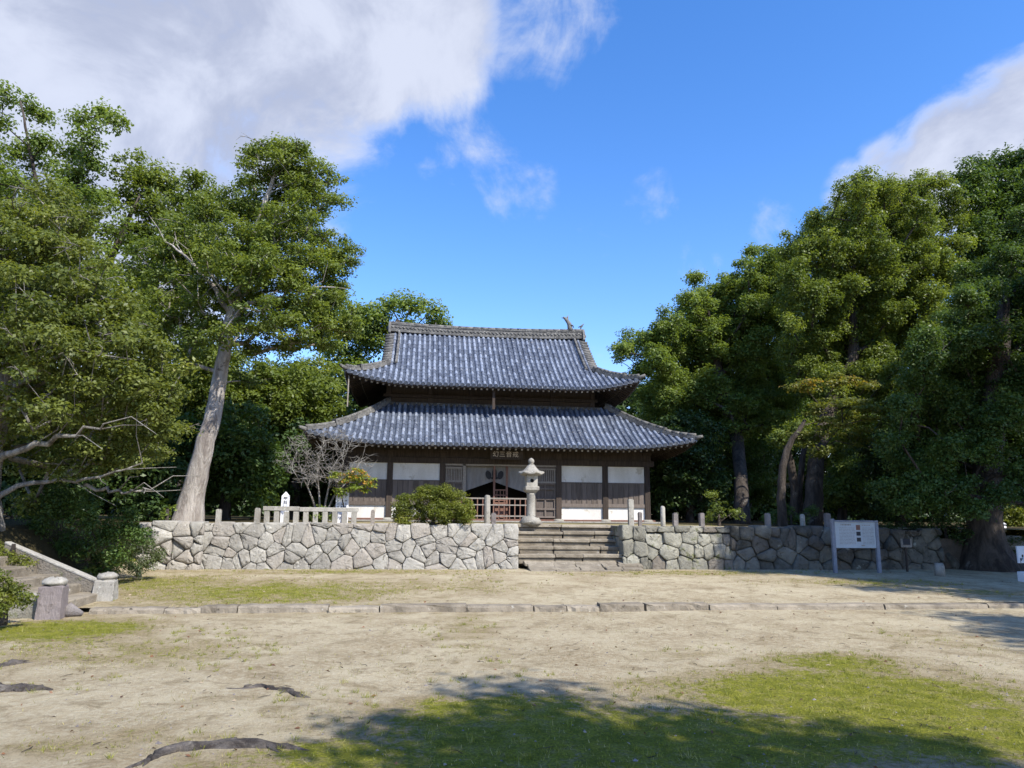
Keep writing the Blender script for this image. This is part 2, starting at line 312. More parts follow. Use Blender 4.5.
# grass blades, where moss is thick
def blades(name, n, x0, x1, y0, y1, zf, thr, h, w, m='grass', label='', kind='stuff', mode=0):
    x = RNG.uniform(x0, x1, n); y = RNG.uniform(y0, y1, n)
    k = moss(x, y)+.9*(fbm(x, y, .7, 21)-.5)+RNG.normal(0, .12, n) > thr; x = x[k]; y = y[k]; n = len(x); z = zf(x, y)
    P = np.stack([x, y, z], -1); a = RNG.uniform(0, 2*np.pi, n); dx = np.stack([np.cos(a), np.sin(a), 0*a], -1)
    hh = h*RNG.uniform(.4, 1.3, n)[:, None]; lean = np.stack([RNG.normal(0, .5, n), RNG.normal(0, .5, n), np.ones(n)], -1)
    if mode: lean[:, 2] = .12; lean[:, :2] *= 2
    T = P+lean*hh; ww = w*RNG.uniform(.6, 1.4, n)[:, None]
    V = np.stack([P-dx*ww, P+dx*ww, T+dx*ww*.3, T-dx*ww*.3], 1).reshape(-1, 3)
    o = quads_mesh(name, V, m, None, RNG.random(n)); tag(o, label, None, kind=kind); return o
blades('grass', 60000, -6, 9, 3.6, 9.5, zlow, .42, .016, .0022, label='short green grass and moss across the near ground')
blades('dry_grass', 9000, -7, 10, 3.6, 12, zlow, .12, .028, .0018, label='sparse dry grass stems on the sandy ground')
def tufts(name, n, x0, x1, y0, y1, zf, thr, label):
    x = RNG.uniform(x0, x1, n); y = RNG.uniform(y0, y1, n); k = moss(x, y)+.8*(fbm(x, y, .9, 31)-.5) > thr; x = x[k]; y = y[k]; n = len(x); m_ = 16
    s = RNG.uniform(.5, 1.5, n); X = np.repeat(x, m_)+RNG.normal(0, .014, n*m_)*np.repeat(s, m_); Y = np.repeat(y, m_)+RNG.normal(0, .014, n*m_)*np.repeat(s, m_); P = np.stack([X, Y, zf(X, Y)-.003], -1)
    a = RNG.uniform(0, 6.28, n*m_); d = np.stack([np.cos(a), np.sin(a), 0*a], -1); h = (.035*np.repeat(s, m_)*RNG.uniform(.5, 1.2, n*m_))[:, None]; ln = np.stack([RNG.normal(0, .55, n*m_), RNG.normal(0, .55, n*m_), np.ones(n*m_)], -1)
    V = np.stack([P-d*.0022, P+d*.0022, P+ln*h+d*.0006, P+ln*h-d*.0006], 1).reshape(-1, 3); tag(quads_mesh(name, V, 'grass', None, np.clip(np.repeat(RNG.random(n), m_)*.6+RNG.random(n*m_)*.4, 0, 1)), label, kind='stuff')
tufts('grass_tufts', 2600, -6, 9, 3.7, 11.5, zlow, .22, 'small separate tufts of grass on moss and sand')
tufts('terrace_tufts', 1500, -6, 12, 12.5, 18.4, zter, .28, 'small tufts of grass on the terrace')
blades('terrace_grass', 30000, -6.2, 10, 12.4, 18.6, zter, .42, .025, .004, label='short yellow green grass on the upper terrace')
def litter(name, n, x0, x1, y0, y1, zf, s, label):
    x = RNG.uniform(x0, x1, n); y = RNG.uniform(y0, y1, n); z = zf(x, y)+.006; P = np.stack([x, y, z], -1)
    a = RNG.uniform(0, 6.28, n); t = np.stack([np.cos(a), np.sin(a), RNG.normal(0, .25, n)], -1); u = np.stack([-np.sin(a), np.cos(a), RNG.normal(0, .35, n)], -1)
    L = s*RNG.uniform(.4, 1.3, n)[:, None]
    V = np.stack([P-t*L, P-u*L*.5, P+t*L, P+u*L*.5+[0, 0, .008]], 1).reshape(-1, 3)
    tag(quads_mesh(name, V, 'litter', None, RNG.random(n)), label, kind='stuff')
litter('fallen_leaves', 520, -6, 9, 3.8, 12, zlow, .022, 'scattered dry fallen leaves on the near ground')
litter('terrace_fallen_leaves', 350, -6, 14, 12.5, 18.4, zter, .028, 'dry fallen leaves on the terrace')
q = MB()
for _ in range(900):
    x_ = random.uniform(-5.5, 8); y_ = 3.9+7.5*random.random()**1.5; r_ = random.uniform(.004, .014)*(1 if random.random() < .93 else 1.8); z_ = float(zlow(np.array(x_), np.array(y_)))
    v = [(x_+r_*math.cos(a)*random.uniform(.7, 1.2), y_+r_*math.sin(a)*random.uniform(.6, 1.1), z_) for a in (0, 1.3, 2.5, 3.8, 5.1)]+[(x_+random.uniform(-.3, .3)*r_, y_, z_+r_*random.uniform(.5, .9))]
    q.add(v, [(i, (i+1) % 5, 5) for i in range(5)])
tag(q.build('pebbles', 'darkstone'), 'small pebbles scattered on the sand', kind='stuff')
q = MB()
for _ in range(160):
    x_ = random.uniform(-5, 8); y_ = random.uniform(4, 11); a = random.uniform(0, 3.14); L = random.uniform(.03, .13); z_ = float(zlow(np.array(x_), np.array(y_)))+.006
    q.tube([(x_, y_, z_), (x_+L*.5*math.cos(a), y_+L*.5*math.sin(a), z_+.004), (x_+L*math.cos(a+.3), y_+L*math.sin(a+.3), z_)], [.002, .003, .0015], 4)
tag(q.build('fallen_twigs', 'bark'), 'thin fallen twigs scattered on the sand', kind='stuff')
# ---------------------------------------------------------------- dry stone walls, kerb, steps
def clip(poly, nx, ny, c):
    out = []; n = len(poly)
    for i in range(n):
        p = poly[i]; q = poly[(i+1) % n]; a = nx*p[0]+ny*p[1]-c; d = nx*q[0]+ny*q[1]-c
        if a <= 0: out.append(p)
        if a*d < 0: t = a/(a-d); out.append((p[0]+(q[0]-p[0])*t, p[1]+(q[1]-p[1])*t))
    return out
def chaikin(p, k=.22):
    o = []
    for i in range(len(p)):
        a = p[i]; c = p[(i+1) % len(p)]
        o += [(a[0]+(c[0]-a[0])*k, a[1]+(c[1]-a[1])*k), (c[0]+(a[0]-c[0])*k, c[1]+(a[1]-c[1])*k)]
    return o
def stone_wall(mb, x0, x1, z0, z1, size, jit, yf, depth=.3, rowy=.75, proud=.07, topw=.03, tl=1.):
    pts = []; rows = max(2, round((z1-z0)/(size*rowy))); dz = (z1-z0)/rows
    for r_ in range(rows):
        x = x0+random.uniform(-.5, .5)*size
        while x < x1+size*.5:
            pts.append((x+random.uniform(-jit, jit)*size*.5, z0+(r_+.5)*dz+random.uniform(-jit, jit)*dz*.75)); x += size*random.uniform(.65, 1.4)
    for i, (px, pz) in enumerate(pts):
        poly = [(x0, z0), (x1, z0), (x1, z1), (x0, z1)]
        for j, (qx, qz) in enumerate(pts):
            if i != j and abs(qx-px) < 3*size:
                nx, nz = qx-px, qz-pz; poly = clip(poly, nx, nz, (qx*qx+qz*qz-px*px-pz*pz)/2)
                if len(poly) < 3: break
        if len(poly) < 3: continue
        area = abs(sum(poly[k][0]*poly[(k+1) % len(poly)][1]-poly[(k+1) % len(poly)][0]*poly[k][1] for k in range(len(poly))))/2
        if area < .008: continue
        poly = chaikin(chaikin(poly, .09), .25); cx = sum(p[0] for p in poly)/len(poly); cz = sum(p[1] for p in poly)/len(poly)
        rr = math.sqrt(area/3.1); pr = proud*random.uniform(.5, 1.35); tiltx = random.uniform(-.1, .1)*tl; tiltz = random.uniform(-.06, .1)*tl; n = len(poly)
        topz = random.uniform(-1, 1)*topw; v = []
        for ins, dy in ((.003, depth), (.003, -pr*.4), (.009, -pr*.8), (.030, -pr), (rr*.45, -pr*1.12)):
            k = max(.2, 1-ins/rr)
            for x, z in poly:
                X = cx+(x-cx)*k; Z = cz+(z-cz)*k
                if z > z1-.01: Z += topz
                jx = random.gauss(0, .006) if dy < 0 else 0
                v.append((X+jx, yf+dy+(tiltx*(X-cx)+tiltz*(Z-cz) if dy < 0 else 0)+(random.gauss(0, .010) if dy < 0 else 0)+(Z-z0)*.09, Z))
        v.append((cx, yf-pr*1.15+(cz-z0)*.09, cz)); fs = []
        for k in range(4):
            for q in range(n): fs.append((k*n+q, k*n+(q+1) % n, (k+1)*n+(q+1) % n, (k+1)*n+q))
        for q in range(n): fs.append((4*n+q, 4*n+(q+1) % n, 5*n))
        mb.add(v, fs, None, True)
YW = 18.62
w = MB(); stone_wall(w, -5.35, 2.5, .12, 1.29, .37, .85, YW, proud=.05, tl=.5)
stone_wall(w, -6.7, -5.2, .12, 1.30, .42, .9, YW-.07, rowy=.55, proud=.16, topw=.05)
wl = empty('stone_wall', (-1.4, YW+.1, .12), 'pale dry stone retaining wall of irregular blocks left of the steps', 'stone wall')
w.build('stones', 'stone', wl)
w = MB(); w.box(-6.6, 2.4, YW+.16, YW+.40, 0, 1.22); w.build('backing', 'soil', wl)
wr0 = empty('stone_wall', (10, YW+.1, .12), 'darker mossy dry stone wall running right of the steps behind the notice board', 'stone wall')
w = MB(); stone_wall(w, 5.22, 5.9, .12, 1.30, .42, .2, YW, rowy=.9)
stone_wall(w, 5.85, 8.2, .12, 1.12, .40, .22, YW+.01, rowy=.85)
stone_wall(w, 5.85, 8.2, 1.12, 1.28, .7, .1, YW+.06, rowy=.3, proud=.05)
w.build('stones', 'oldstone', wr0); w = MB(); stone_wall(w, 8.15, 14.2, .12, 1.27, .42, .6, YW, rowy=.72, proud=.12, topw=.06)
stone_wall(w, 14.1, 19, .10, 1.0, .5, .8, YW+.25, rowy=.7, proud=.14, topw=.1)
wr = wr0; w.build('stones', 'shademoss', wr)['label'] = 'mossy stones with tree shade painted into their colour'
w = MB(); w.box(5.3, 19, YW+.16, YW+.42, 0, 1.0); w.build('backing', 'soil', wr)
# side cheek of the stairwell
w = MB()
for i in range(4):
    z = .15+i*.28
    for k in range(3): w.bar((5.33+random.uniform(-.01, .02), YW+.28+k*.5, z+.14), (5.33, YW+.75+k*.5, z+.14), .2, .265)
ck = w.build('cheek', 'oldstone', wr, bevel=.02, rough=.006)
k = MB(); x = -5.0; ke = []
while x < 12.5:
    L = random.choice((.55, .8, 1.1, 1.4)) if x < 4 else random.choice((1.2, 1.6, 2.0)); dy = random.uniform(-.03, .03); top = .095+random.uniform(-.025, .02)
    ang = random.uniform(-.012, .012); g = random.choice((.012, .02, .05))
    nseg = 8; vs = []
    for i in range(nseg+1):
        xx = x+(L-g)*i/nseg; yy = YK+dy+ang*(xx-x)-.02*math.sin(xx*.35)
        j = [random.gauss(0, .011) for _ in range(4)]
        vs += [(xx, yy-.02+j[0], -.1), (xx, yy+j[1], top-.03), (xx, yy+.028+j[2], top+j[3]*.4), (xx, yy+.24, top+j[0]*.4), (xx, yy+.25, -.1)]
    fs = [(i*5+q, i*5+q+1, i*5+q+6, i*5+q+5) for i in range(nseg) for q in range(4)]+[(0, 1, 2, 3, 4), tuple(reversed(range(nseg*5, nseg*5+5)))]
    fs = [tuple(reversed(f)) for f in fs]; k.add(vs, fs); x += L
tag(k.build('kerb', 'stepstone'), kind='structure')
# main steps
st = empty('stone_steps', (3.9, 18.6, .15), 'worn stone steps in the wall gap leading up to the hall', 'steps')
s = MB(); x = 2.62
while x < 5.45:
    L = random.uniform(.4, .75); x2 = min(5.6, x+L)
    for r_ in range(3):
        y_ = YW-.42+r_*.25; z_ = .20+r_*.055; s.bar((x+.01+random.uniform(0, .1), y_, z_), (x2-.01+random.uniform(0, .1), y_+random.uniform(-.02, .02), z_), .24, .10+random.uniform(-.012, .012), up=(0, -.2, 1))
    x = x2
s.build('landing', 'stepstone', st, bevel=.02, rough=.006)
s = MB(); x = 2.72
while x < 5.2:
    L = random.uniform(.5, .9); s.bar((x, YW-.60, .15), (min(5.25, x+L)-.02, YW-.60, .15), .12, .11); x += L
s.build('lowest_step', 'stepstone', st, bevel=.015, rough=.005)
zz = .36
for i in range(5):
    s = MB(); z0 = zz+i*.186; y0 = YW+.12+i*.29; x = 2.5
    while x < 5.24:
        L = random.uniform(.6, 1.5); x2 = min(5.24, x+L)
        if 5.24-x2 < .4: x2 = 5.24
        s.box(x+.01, x2-.02, y0+.035, y0+.4, z0-.06, z0+.09, .0)  # riser held at the darkest tint, paints in shade under the nosing
        s.box(x+.004, x2-.004, y0+random.uniform(-.03, .012), y0+.42, z0+.095, z0+.186+random.uniform(-.014, .01)); x = x2
    s.build('step', 'stepstone', st, bevel=.018, rough=.005)
# ---------------------------------------------------------------- main hall
HX = 2.8; hall = empty('temple_hall', (HX, 29.8, 1.27), 'old two tiered wooden temple hall with grey tiled roofs and white plaster panels', 'temple hall')
YF = 26.; PX = [-2.644, -1.127, .72, 4.93, 6.656, 8.238]
def mirrored(X): return X
m = MB(); m.box(-3.1, 8.7, 25.45, 34.1, 1.1, 1.30); m.build('podium', 'cutstone', hall, bevel=.015)
for X in PX:
    q = MB(); q.box(X-.10, X+.10, YF-.10, YF+.10, 1.38, 3.9); o = q.build('pillar', 'wood', hall, bevel=.01)
    q = MB(); q.lathe((X, YF, 1.29), [(.24, 0), (.22, .05), (.16, .09)], 12); q.build('base_stone', 'cutstone', o, offset=hall.location)
    o.children[0].parent = o
    q = MB(); q.box(X-.17, X+.17, YF-.16, YF+.12, 3.72, 3.82); q.box(X-.36, X+.36, YF-.14, YF+.08, 3.84, 3.98); q.build('bracket', 'wood', o, offset=hall.location)
for X in (-2.644, 8.238):
    for Y in (27.9, 29.8, 31.7, 33.6):
        q = MB(); q.box(X-.10, X+.10, Y-.10, Y+.10, 1.30, 3.9); q.build('pillar', 'wood', hall)
# outer walls: front bays
for a, c in ((PX[0], PX[1]), (PX[1], PX[2]), (PX[3], PX[4]), (PX[4], PX[5])):
    x0, x1 = a+.10, c-.10
    q = MB(); q.box(x0, x1, YF-.02, YF+.03, 2.70, 3.29); q.build('plaster_panel', 'plaster', hall)
    q = MB(); q.box(x0, x1, YF-.02, YF+.03, 1.36, 1.80); q.build('plaster_panel', 'plaster', hall)
    q = MB(); nb = max(4, round((x1-x0)/.19)); ww = (x1-x0)/nb
    for i in range(nb):
        q.box(x0+i*ww+.004, x0+(i+1)*ww-.004, YF-.035-random.random()*.008, YF+.02, 1.93, 2.66)
        q.box(x0+i*ww-.018, x0+i*ww+.018, YF-.06, YF-.037, 1.93, 2.66, .2)
    q.build('board_wall', 'board', hall)
    q = MB(); q.box(x0, x1, YF-.075, YF+.05, 1.803, 1.927); q.build('rail', 'board', hall, bevel=.006); q = MB(); q.box(x0, x1, YF-.05, YF+.05, 2.66, 2.70); q.build('rail', 'board', hall)
q = MB(); q.box(-2.9, 8.5, YF-.13, YF+.09, 1.30, 1.357); q.build('ground_sill', 'redwood', hall, bevel=.006)
q = MB(); q.box(-2.9, 8.5, YF-.115, YF+.085, 3.295, 3.50); q.box(-2.8, 8.4, YF-.06, YF+.06, 3.50, 4.35); q.box(-3.1, 8.7, YF-.20, YF-.05, 3.985, 4.10); q.build('tie_beam', 'wood', hall, bevel=.008)
# side and rear walls
q = MB()
for X in (-2.644, 8.238):
    q.box(X-.03, X+.03, 26.1, 33.6, 1.30, 4.35)
q.box(-2.6, 8.2, 33.57, 33.63, 1.3, 4.35); q.build('side_wall', 'board', hall)
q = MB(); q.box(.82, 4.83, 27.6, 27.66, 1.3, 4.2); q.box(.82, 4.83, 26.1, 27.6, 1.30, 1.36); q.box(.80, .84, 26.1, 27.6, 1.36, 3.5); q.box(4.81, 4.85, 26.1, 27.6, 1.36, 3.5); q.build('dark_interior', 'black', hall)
# entrance: posts, lattice shutters, curtain with crest, gate
for X in (1.50, 3.99): q = MB(); q.box(X-.06, X+.06, YF-.06, YF+.06, 1.36, 3.29); q.build('door_post', 'greywood', hall, bevel=.006)
def leaf(x0, x1, lab):
    q = MB(); q.box(x0, x1, YF+.0, YF+.05, 1.40, 3.28, .2); o = q.build('door_leaf', 'board', hall)
    q = MB(); fr = .06
    for xx in (x0+fr/2, (x0+x1)/2, x1-fr/2): q.box(xx-fr/2, xx+fr/2, YF-.045, YF-.002, 1.40, 2.62)
    for z in (1.44, 1.72, 2.08, 2.44, 2.62): q.box(x0, x1, YF-.055, YF-.004, z-.032, z+.032)
    q.build('frame', 'board', o, offset=hall.location, bevel=.005)
    q = MB(); n = 9
    for i in range(n+1): xx = x0+.03+(x1-x0-.06)*i/n; q.box(xx-.018, xx+.018, YF-.04, YF-.012, 2.69, 3.14)
    for z in (2.68, 3.15): q.box(x0, x1, YF-.055, YF-.004, z-.03, z+.03)
    q.build('lattice', 'greywood', o, offset=hall.location)
leaf(.83, 1.43, ''); leaf(4.06, 4.82, '')
q = MB(); q.box(.82, 4.83, YF-.06, YF+.05, 3.23, 3.292); q.build('lintel', 'greywood', hall)
cx0, cxm, cx1 = 1.57, 2.56, 3.92; n = 40; v = []; f = []
for i in range(n+1):
    x = cx0+(cx1-cx0)*i/n; zb = 2.70-(.36*(cxm-x)/(cxm-cx0) if x < cxm else .44*((x-cxm)/(cx1-cxm))**.9)
    for j in range(7):
        z = 3.23+(zb-3.23)*j/6; v.append((x, YF+.16+.02*math.sin(x*17+j*.2)*(.3+j/6), z))
for i in range(n):
    for j in range(6): f.append((i*7+j, i*7+j+1, i*7+j+8, i*7+j+7))
q = MB(); q.add(v, f, .5, True); cu_ = q.build('curtain', 'cloth', hall)
q = MB()
for (ex, ez, rx, rz, a) in ((2.38, 2.92, .10, .16, .3), (2.60, 2.96, .085, .20, 0), (2.82, 2.92, .10, .16, -.3), (2.6, 2.81, .13, .05, 0)):
    poly = [(ex+rx*math.cos(t)*math.cos(a)-rz*math.sin(t)*math.sin(a), ez+rx*math.cos(t)*math.sin(a)+rz*math.sin(t)*math.cos(a)) for t in np.linspace(0, 2*math.pi, 18, endpoint=False)]
    q.prism(poly, YF+.118-.004*len(q.f) % .01, YF+.126)
q.build('crest', 'ink', cu_, offset=hall.location)
for X in (2.575, 3.03): q = MB(); q.box(X-.035, X+.035, YF-.11, YF-.04, 1.36, 3.23); q.build('inner_post', 'redwood', hall)
q = MB(); q.box(2.60, 3.00, YF-.10, YF-.05, 1.40, 1.95)
for z in (2.0, 2.18, 2.36): q.box(2.60, 3.0, YF-.10, YF-.05, z, z+.04)
for X in (2.68, 2.80, 2.92): q.box(X-.012, X+.012, YF-.09, YF-.06, 2.04, 2.36)
q.build('gate_leaf', 'redwood', hall)
# name board under the eave
nbY = 25.35
q = MB(); q.bar((2.95, nbY, 3.44), (2.95, nbY-.06, 3.74), 1.15, .05, up=(0, -1, .3)); nb_ = q.build('name_board', 'wood', hall)
for i, ch in enumerate('幻三音戒'):
    cu2 = bpy.data.curves.new('lettering', 'FONT'); cu2.body = ch; cu2.size = .22; cu2.extrude = .006; cu2.align_x = 'CENTER'; cu2.align_y = 'CENTER'
    cu2.materials.append(MT['gilt']); o0 = bpy.data.objects.new('lettering', cu2); link(o0); bpy.context.view_layer.update(); me_ = bpy.data.meshes.new_from_object(o0.evaluated_get(bpy.context.evaluated_depsgraph_get())); bpy.data.objects.remove(o0); o = link(bpy.data.objects.new('lettering', me_), nb_)
    o.location = (2.55+.235*i-HX, nbY-.065-29.8, 3.60-1.27); o.rotation_euler = (R(101), 0, 0)
# --- roofs
def roof(nm, cx, cy, W, D, dm, full, H, ze, lift, LA, curv, G=None, sp=.205):
    """W,D half sizes at the eave, dm hip depth; full: run of the front slope; G gable half width"""
    top = full if full else dm
    def zf(d, a): t = d/top; return ze+H*((1-curv)*t+curv*t*t)+lift*max(0, 1-a/LA)**2.1*max(0, 1-d/dm)
    def P(side, s, d, dz=0):
        if side in (0, 2): a = W-abs(s); z = zf(d, a)+dz; return (cx+s, cy-D+d, z) if side == 0 else (cx-s, cy+D-d, z)
        a = D-abs(s); z = zf(d, a)+dz; return (cx+W-d, cy+s, z) if side == 1 else (cx-W+d, cy-s, z)
    tiles = MB(); pans = MB(); under = MB()
    for side in range(4):
        hw = W if side in (0, 2) else D; dmax = full if (full and side in (0, 2)) else dm
        bands = [(0, dm)]+([(dm, full)] if dmax > dm else [])
        for bi, (d0, d1) in enumerate(bands):
            nd = max(3, int((d1-d0)/.22)); nu = int(hw*2/.3)
            for mb_, off in ((pans, 0.),)+(((under, -.13),) if bi == 0 else ()):
                v = []
                for i in range(nd+1):
                    d = d0+(d1-d0)*i/nd; h = hw-min(d, dm)
                    for j in range(nu+1): v.append(P(side, (2*j/nu-1)*h, d, off))
                fs = [(i*(nu+1)+j, i*(nu+1)+j+1, (i+1)*(nu+1)+j+1, (i+1)*(nu+1)+j) for i in range(nd) for j in range(nu)]
                if off: fs = [tuple(reversed(x)) for x in fs]
                mb_.add(v, fs, None, True)
        # fascia
        nu = 40; v = []
        for j in range(nu+1): s_ = (2*j/nu-1)*hw; v += [P(side, s_, 0, -.13), P(side, s_, 0, 0.)]
        under.add(v, [(2*j, 2*j+2, 2*j+3, 2*j+1) for j in range(nu)])
        # round cap tiles in columns
        nc = int(2*hw/sp); s0 = -(nc-1)*sp/2
        for c in range(nc):
            s_ = s0+c*sp; a = hw-abs(s_)
            dend = min(a, dm) if a < dm else dmax
            if dend < .12: continue
            nt_ = max(1, round(dend/.27)); dl = dend/nt_; ct = random.random()
            if side in (0, 2): ax = np.array([1, 0, 0])
            else: ax = np.array([0, 1, 0])
            for i in range(nt_):
                d0 = i*dl-(.05 if i == 0 else .02); d1 = (i+1)*dl; p0 = np.array(P(side, s_, max(0, d0))); p1 = np.array(P(side, s_, d1))
                if i == 0: p0 = p0+(p0-p1)/np.linalg.norm(p0-p1)*.06
                dirv = unit(p1-p0); up = np.cross(ax, dirv); up = up if up[2] > 0 else -up
                jit = random.gauss(0, .004); v = []
                for p, r_ in ((p0, .066), (p1, .054)):
                    for q_ in range(7):
                        an = math.pi*q_/6; v.append(p+ax*(math.cos(an)*r_+jit)+up*(math.sin(an)*r_*1.05+.008))
                fs = [(q_, q_+1, q_+8, q_+7) for q_ in range(6)]+[tuple(range(7))]
                tiles.add(v, fs, min(1, max(0, .25*ct+.75*random.random())), False)
                if i == 0:  # round end disc
                    v = [p0+ax*math.cos(t)*.078+up*(math.sin(t)*.078-.0)-dirv*.012 for t in np.linspace(0, 2*math.pi, 12, endpoint=False)]
                    v2 = [x_+dirv*.04 for x_ in v]
                    tiles.add(v+v2, [tuple(range(12)), tuple(reversed(range(12, 24)))]+[(j, (j+1) % 12, 12+(j+1) % 12, 12+j) for j in range(12)], .35)
            # pan tile lips between columns at the eave
            pe = np.array(P(side, s_+sp/2, 0)) if abs(s_+sp/2) < hw else None
            if pe is not None:
                dv = unit(np.array(P(side, s_+sp/2, .1))-pe); v = [pe-dv*.05-ax*sp*.4, pe-dv*.05+ax*sp*.4, pe-dv*.05+ax*sp*.4-np.array([0, 0, .045]), pe-dv*.05-ax*sp*.4-np.array([0, 0, .045])]
                v += [x_+dv*.1 for x_ in v]; tiles.add(v, [(0, 1, 2, 3), (0, 4, 5, 1), (3, 2, 6, 7), (0, 3, 7, 4), (1, 5, 6, 2)], .3)
            # pan steps up the slope
            for i in range(1, nt_):
                d0 = i*dl; p0 = np.array(P(side, s_+sp/2, d0, .012)); p1 = np.array(P(side, s_+sp/2, d0+dl, .0))
                if hw-abs(s_+sp/2) < d0+dl and d0 < dm: continue
                v = [p0-ax*sp*.42, p0+ax*sp*.42, p1+ax*sp*.42, p1-ax*sp*.42, p0-ax*sp*.42-[0, 0, .02], p0+ax*sp*.42-[0, 0, .02]]
                pans.add(v, [(0, 1, 2, 3), (4, 5, 1, 0)])
    o = tiles.build(nm, 'roof', hall)
    pans.build('pan_tiles', 'roofdark', o, offset=hall.location); under.build('eave_underside', 'wood', o, offset=hall.location)
    # hip ridges
    for sx in (-1, 1):
        for sy in (0, 2):
            pts = []
            for i in range(13):
                d = dm*i/12-.10*(i == 0); p = np.array(P(sy, (W-max(d, 0))*sx*(1 if sy == 0 else -1), max(d, 0)))
                pts.append(p)
            h = MB()
            for i in range(12):
                a_, c_ = pts[i].copy(), pts[i+1].copy(); hh = .10+.05*(i > 3)
                a_[2] += hh/2+.02; c_[2] += hh/2+.02; h.bar(a_, c_, .17, hh)
                a_[2] += hh/2+.03; c_[2] += hh/2+.03; h.tube([a_, c_], [.07, .062], 8, cap=True)
            e = pts[0]; dv = unit(pts[0]-pts[1]); e2 = e+dv*.08
            h.tube([e+[0, 0, .05], e2+[0, 0, .07], e2+dv*.18+[0, 0, .14]], [.085, .08, .05], 8)
            h.bar(pts[4]-dv*.0+[0, 0, .05], pts[4]+dv*.06+[0, 0, .26], .22, .07, up=tuple(dv))
            h.build('hip_ridge', 'ridge', o, offset=hall.location)
    # rafters
    rf = MB(); ends = MB()
    for side in range(4):
        hw = W if side in (0, 2) else D; nr = int(2*(hw-.3)/.21); dep = 1.35
        for i in range(nr+1):
            s_ = -(hw-.3)+2*(hw-.3)*i/nr; a = hw-abs(s_); de = min(dep, a)
            if de < .25: continue
            for (d0, d1, dz, wz) in ((.07, de, -.185, .085), (.50, de, -.30, .09)):
                if d1-d0 < .15: continue
                p0 = np.array(P(side, s_, d0, dz)); p1 = np.array(P(side, s_, d1, dz)); rf.bar(p0, p1, .07, wz, tint=random.random())
                dv = unit(p0-p1); ends.bar(p0+dv*.001, p0+dv*.008, .062, wz-.015)
        for (d0, dz) in ((.10, -.245), (.50, -.36)):
            for j in range(24):
                h0 = hw-d0; pa = P(side, (2*j/24-1)*h0, d0+.03, dz+.115-.0); pb = P(side, (2*(j+1)/24-1)*h0, d0+.03, dz+.115); rf.bar(pa, pb, .05, .04)
    r1 = rf.build('rafters', 'wood', o, offset=hall.location); tag(r1, kind='stuff'); tag(ends.build('rafter_ends', 'palewood', r1, offset=hall.location), kind='stuff')
    return o, P, zf
lo, PL, zl = roof('lower_roof', 2.88, 29.8, 6.80, 5.10, 2.62, None, 1.72, 3.90, .33, 3.2, .25)
up_, PU, zu = roof('upper_roof', 2.60, 29.8, 5.45, 3.75, 1.42, 3.75, 2.78, 6.21, .40, 2.6, .22, G=4.03)
# flashing ridge where the lower roof meets the upper wall
q = MB(); zt = 5.54
q.box(-1.62, 6.82, 27.22, 27.40, zt-.06, zt+.12); q.box(-1.62, 6.82, 32.2, 32.38, zt-.06, zt+.12); q.box(-1.62, -1.44, 27.41, 32.19, zt-.06, zt+.12); q.box(6.64, 6.82, 27.41, 32.19, zt-.06, zt+.12)
q.build('shoulder_ridge', 'ridge', lo, offset=hall.location, bevel=.02)
q = MB(); ux0, ux1 = -1.45, 6.65
q.box(ux0, ux1, 27.42, 32.18, 5.2, 6.80); q.build('upper_wall', 'wood', hall)
q = MB()
for X in np.linspace(ux0+.1, ux1-.1, 6): q.box(X-.09, X+.09, 27.33, 27.415, 5.5, 6.6)
q.box(ux0-.1, ux1+.1, 27.28, 27.41, 5.86, 5.98); q.box(ux0-.2, ux1+.2, 27.22, 27.40, 6.30, 6.42)
q.build('upper_frame', 'wood', hall, bevel=.008)
for X in (2.55,): q = MB(); q.box(X-.05, X+.05, 26.28, 26.36, 5.35, 6.1); q.build('prop', 'wood', hall)
q = MB(); q.box(-2.76, -2.72, 26.14, 26.18, 5.28, 6.42); q.build('downspout', 'greywood', hall)
# main ridge
GX = 4.03; rx0, rx1 = 2.60-GX-.05, 2.60+GX+.05
rg = MB(); N = 26
for i in range(N):
    x0 = rx0+(rx1-rx0)*i/N; x1 = rx0+(rx1-rx0)*(i+1)/N
    c0 = .10*abs(2*i/N-1)**2.2; c1 = .10*abs(2*(i+1)/N-1)**2.2; zb = 8.90
    for (dz, hh, ww) in ((0, .09, .42), (.09, .05, .36), (.14, .06, .31), (.20, .05, .34), (.25, .06, .29), (.31, .05, .33)):
        rg.bar((x0, 29.8, zb+c0+dz+hh/2), (x1, 29.8, zb+c1+dz+hh/2), ww+random.uniform(-.006, .006), hh-.004)
    rg.tube([(x0, 29.8, zb+c0+.39), (x1, 29.8, zb+c1+.39)], [.085, .078], 8)
    for q_ in (.25, .75):
        xx = x0+(x1-x0)*q_; rg.tube([(xx, 29.61, zb+c0+.17), (xx, 29.66, zb+c0+.17)], [.05, .05], 8)
ro = rg.build('main_ridge', 'ridge', up_, offset=hall.location)
for sx in (-1, 1):
    X = 2.60+sx*(GX+.1); q = MB(); poly = [(-.30, 0), (-.26, .28), (-.16, .46), (-.05, .52), (.05, .52), (.16, .46), (.26, .28), (.30, 0), (.2, -.12), (-.2, -.12)]
    v = [(X-.05, 29.8+a_, 8.93+z_) for a_, z_ in poly]+[(X+.05, 29.8+a_, 8.93+z_) for a_, z_ in poly]; n = len(poly)
    q.add(v, [tuple(range(n)), tuple(reversed(range(n, 2*n)))]+[(i, i+n, (i+1) % n+n, (i+1) % n) for i in range(n)])
    q.tube([(X+sx*.05, 29.8, 9.15), (X+sx*.13, 29.8, 9.17)], [.12, .07], 10)
    q.build('ridge_end_tile', 'ridge', up_, offset=hall.location, bevel=.01)
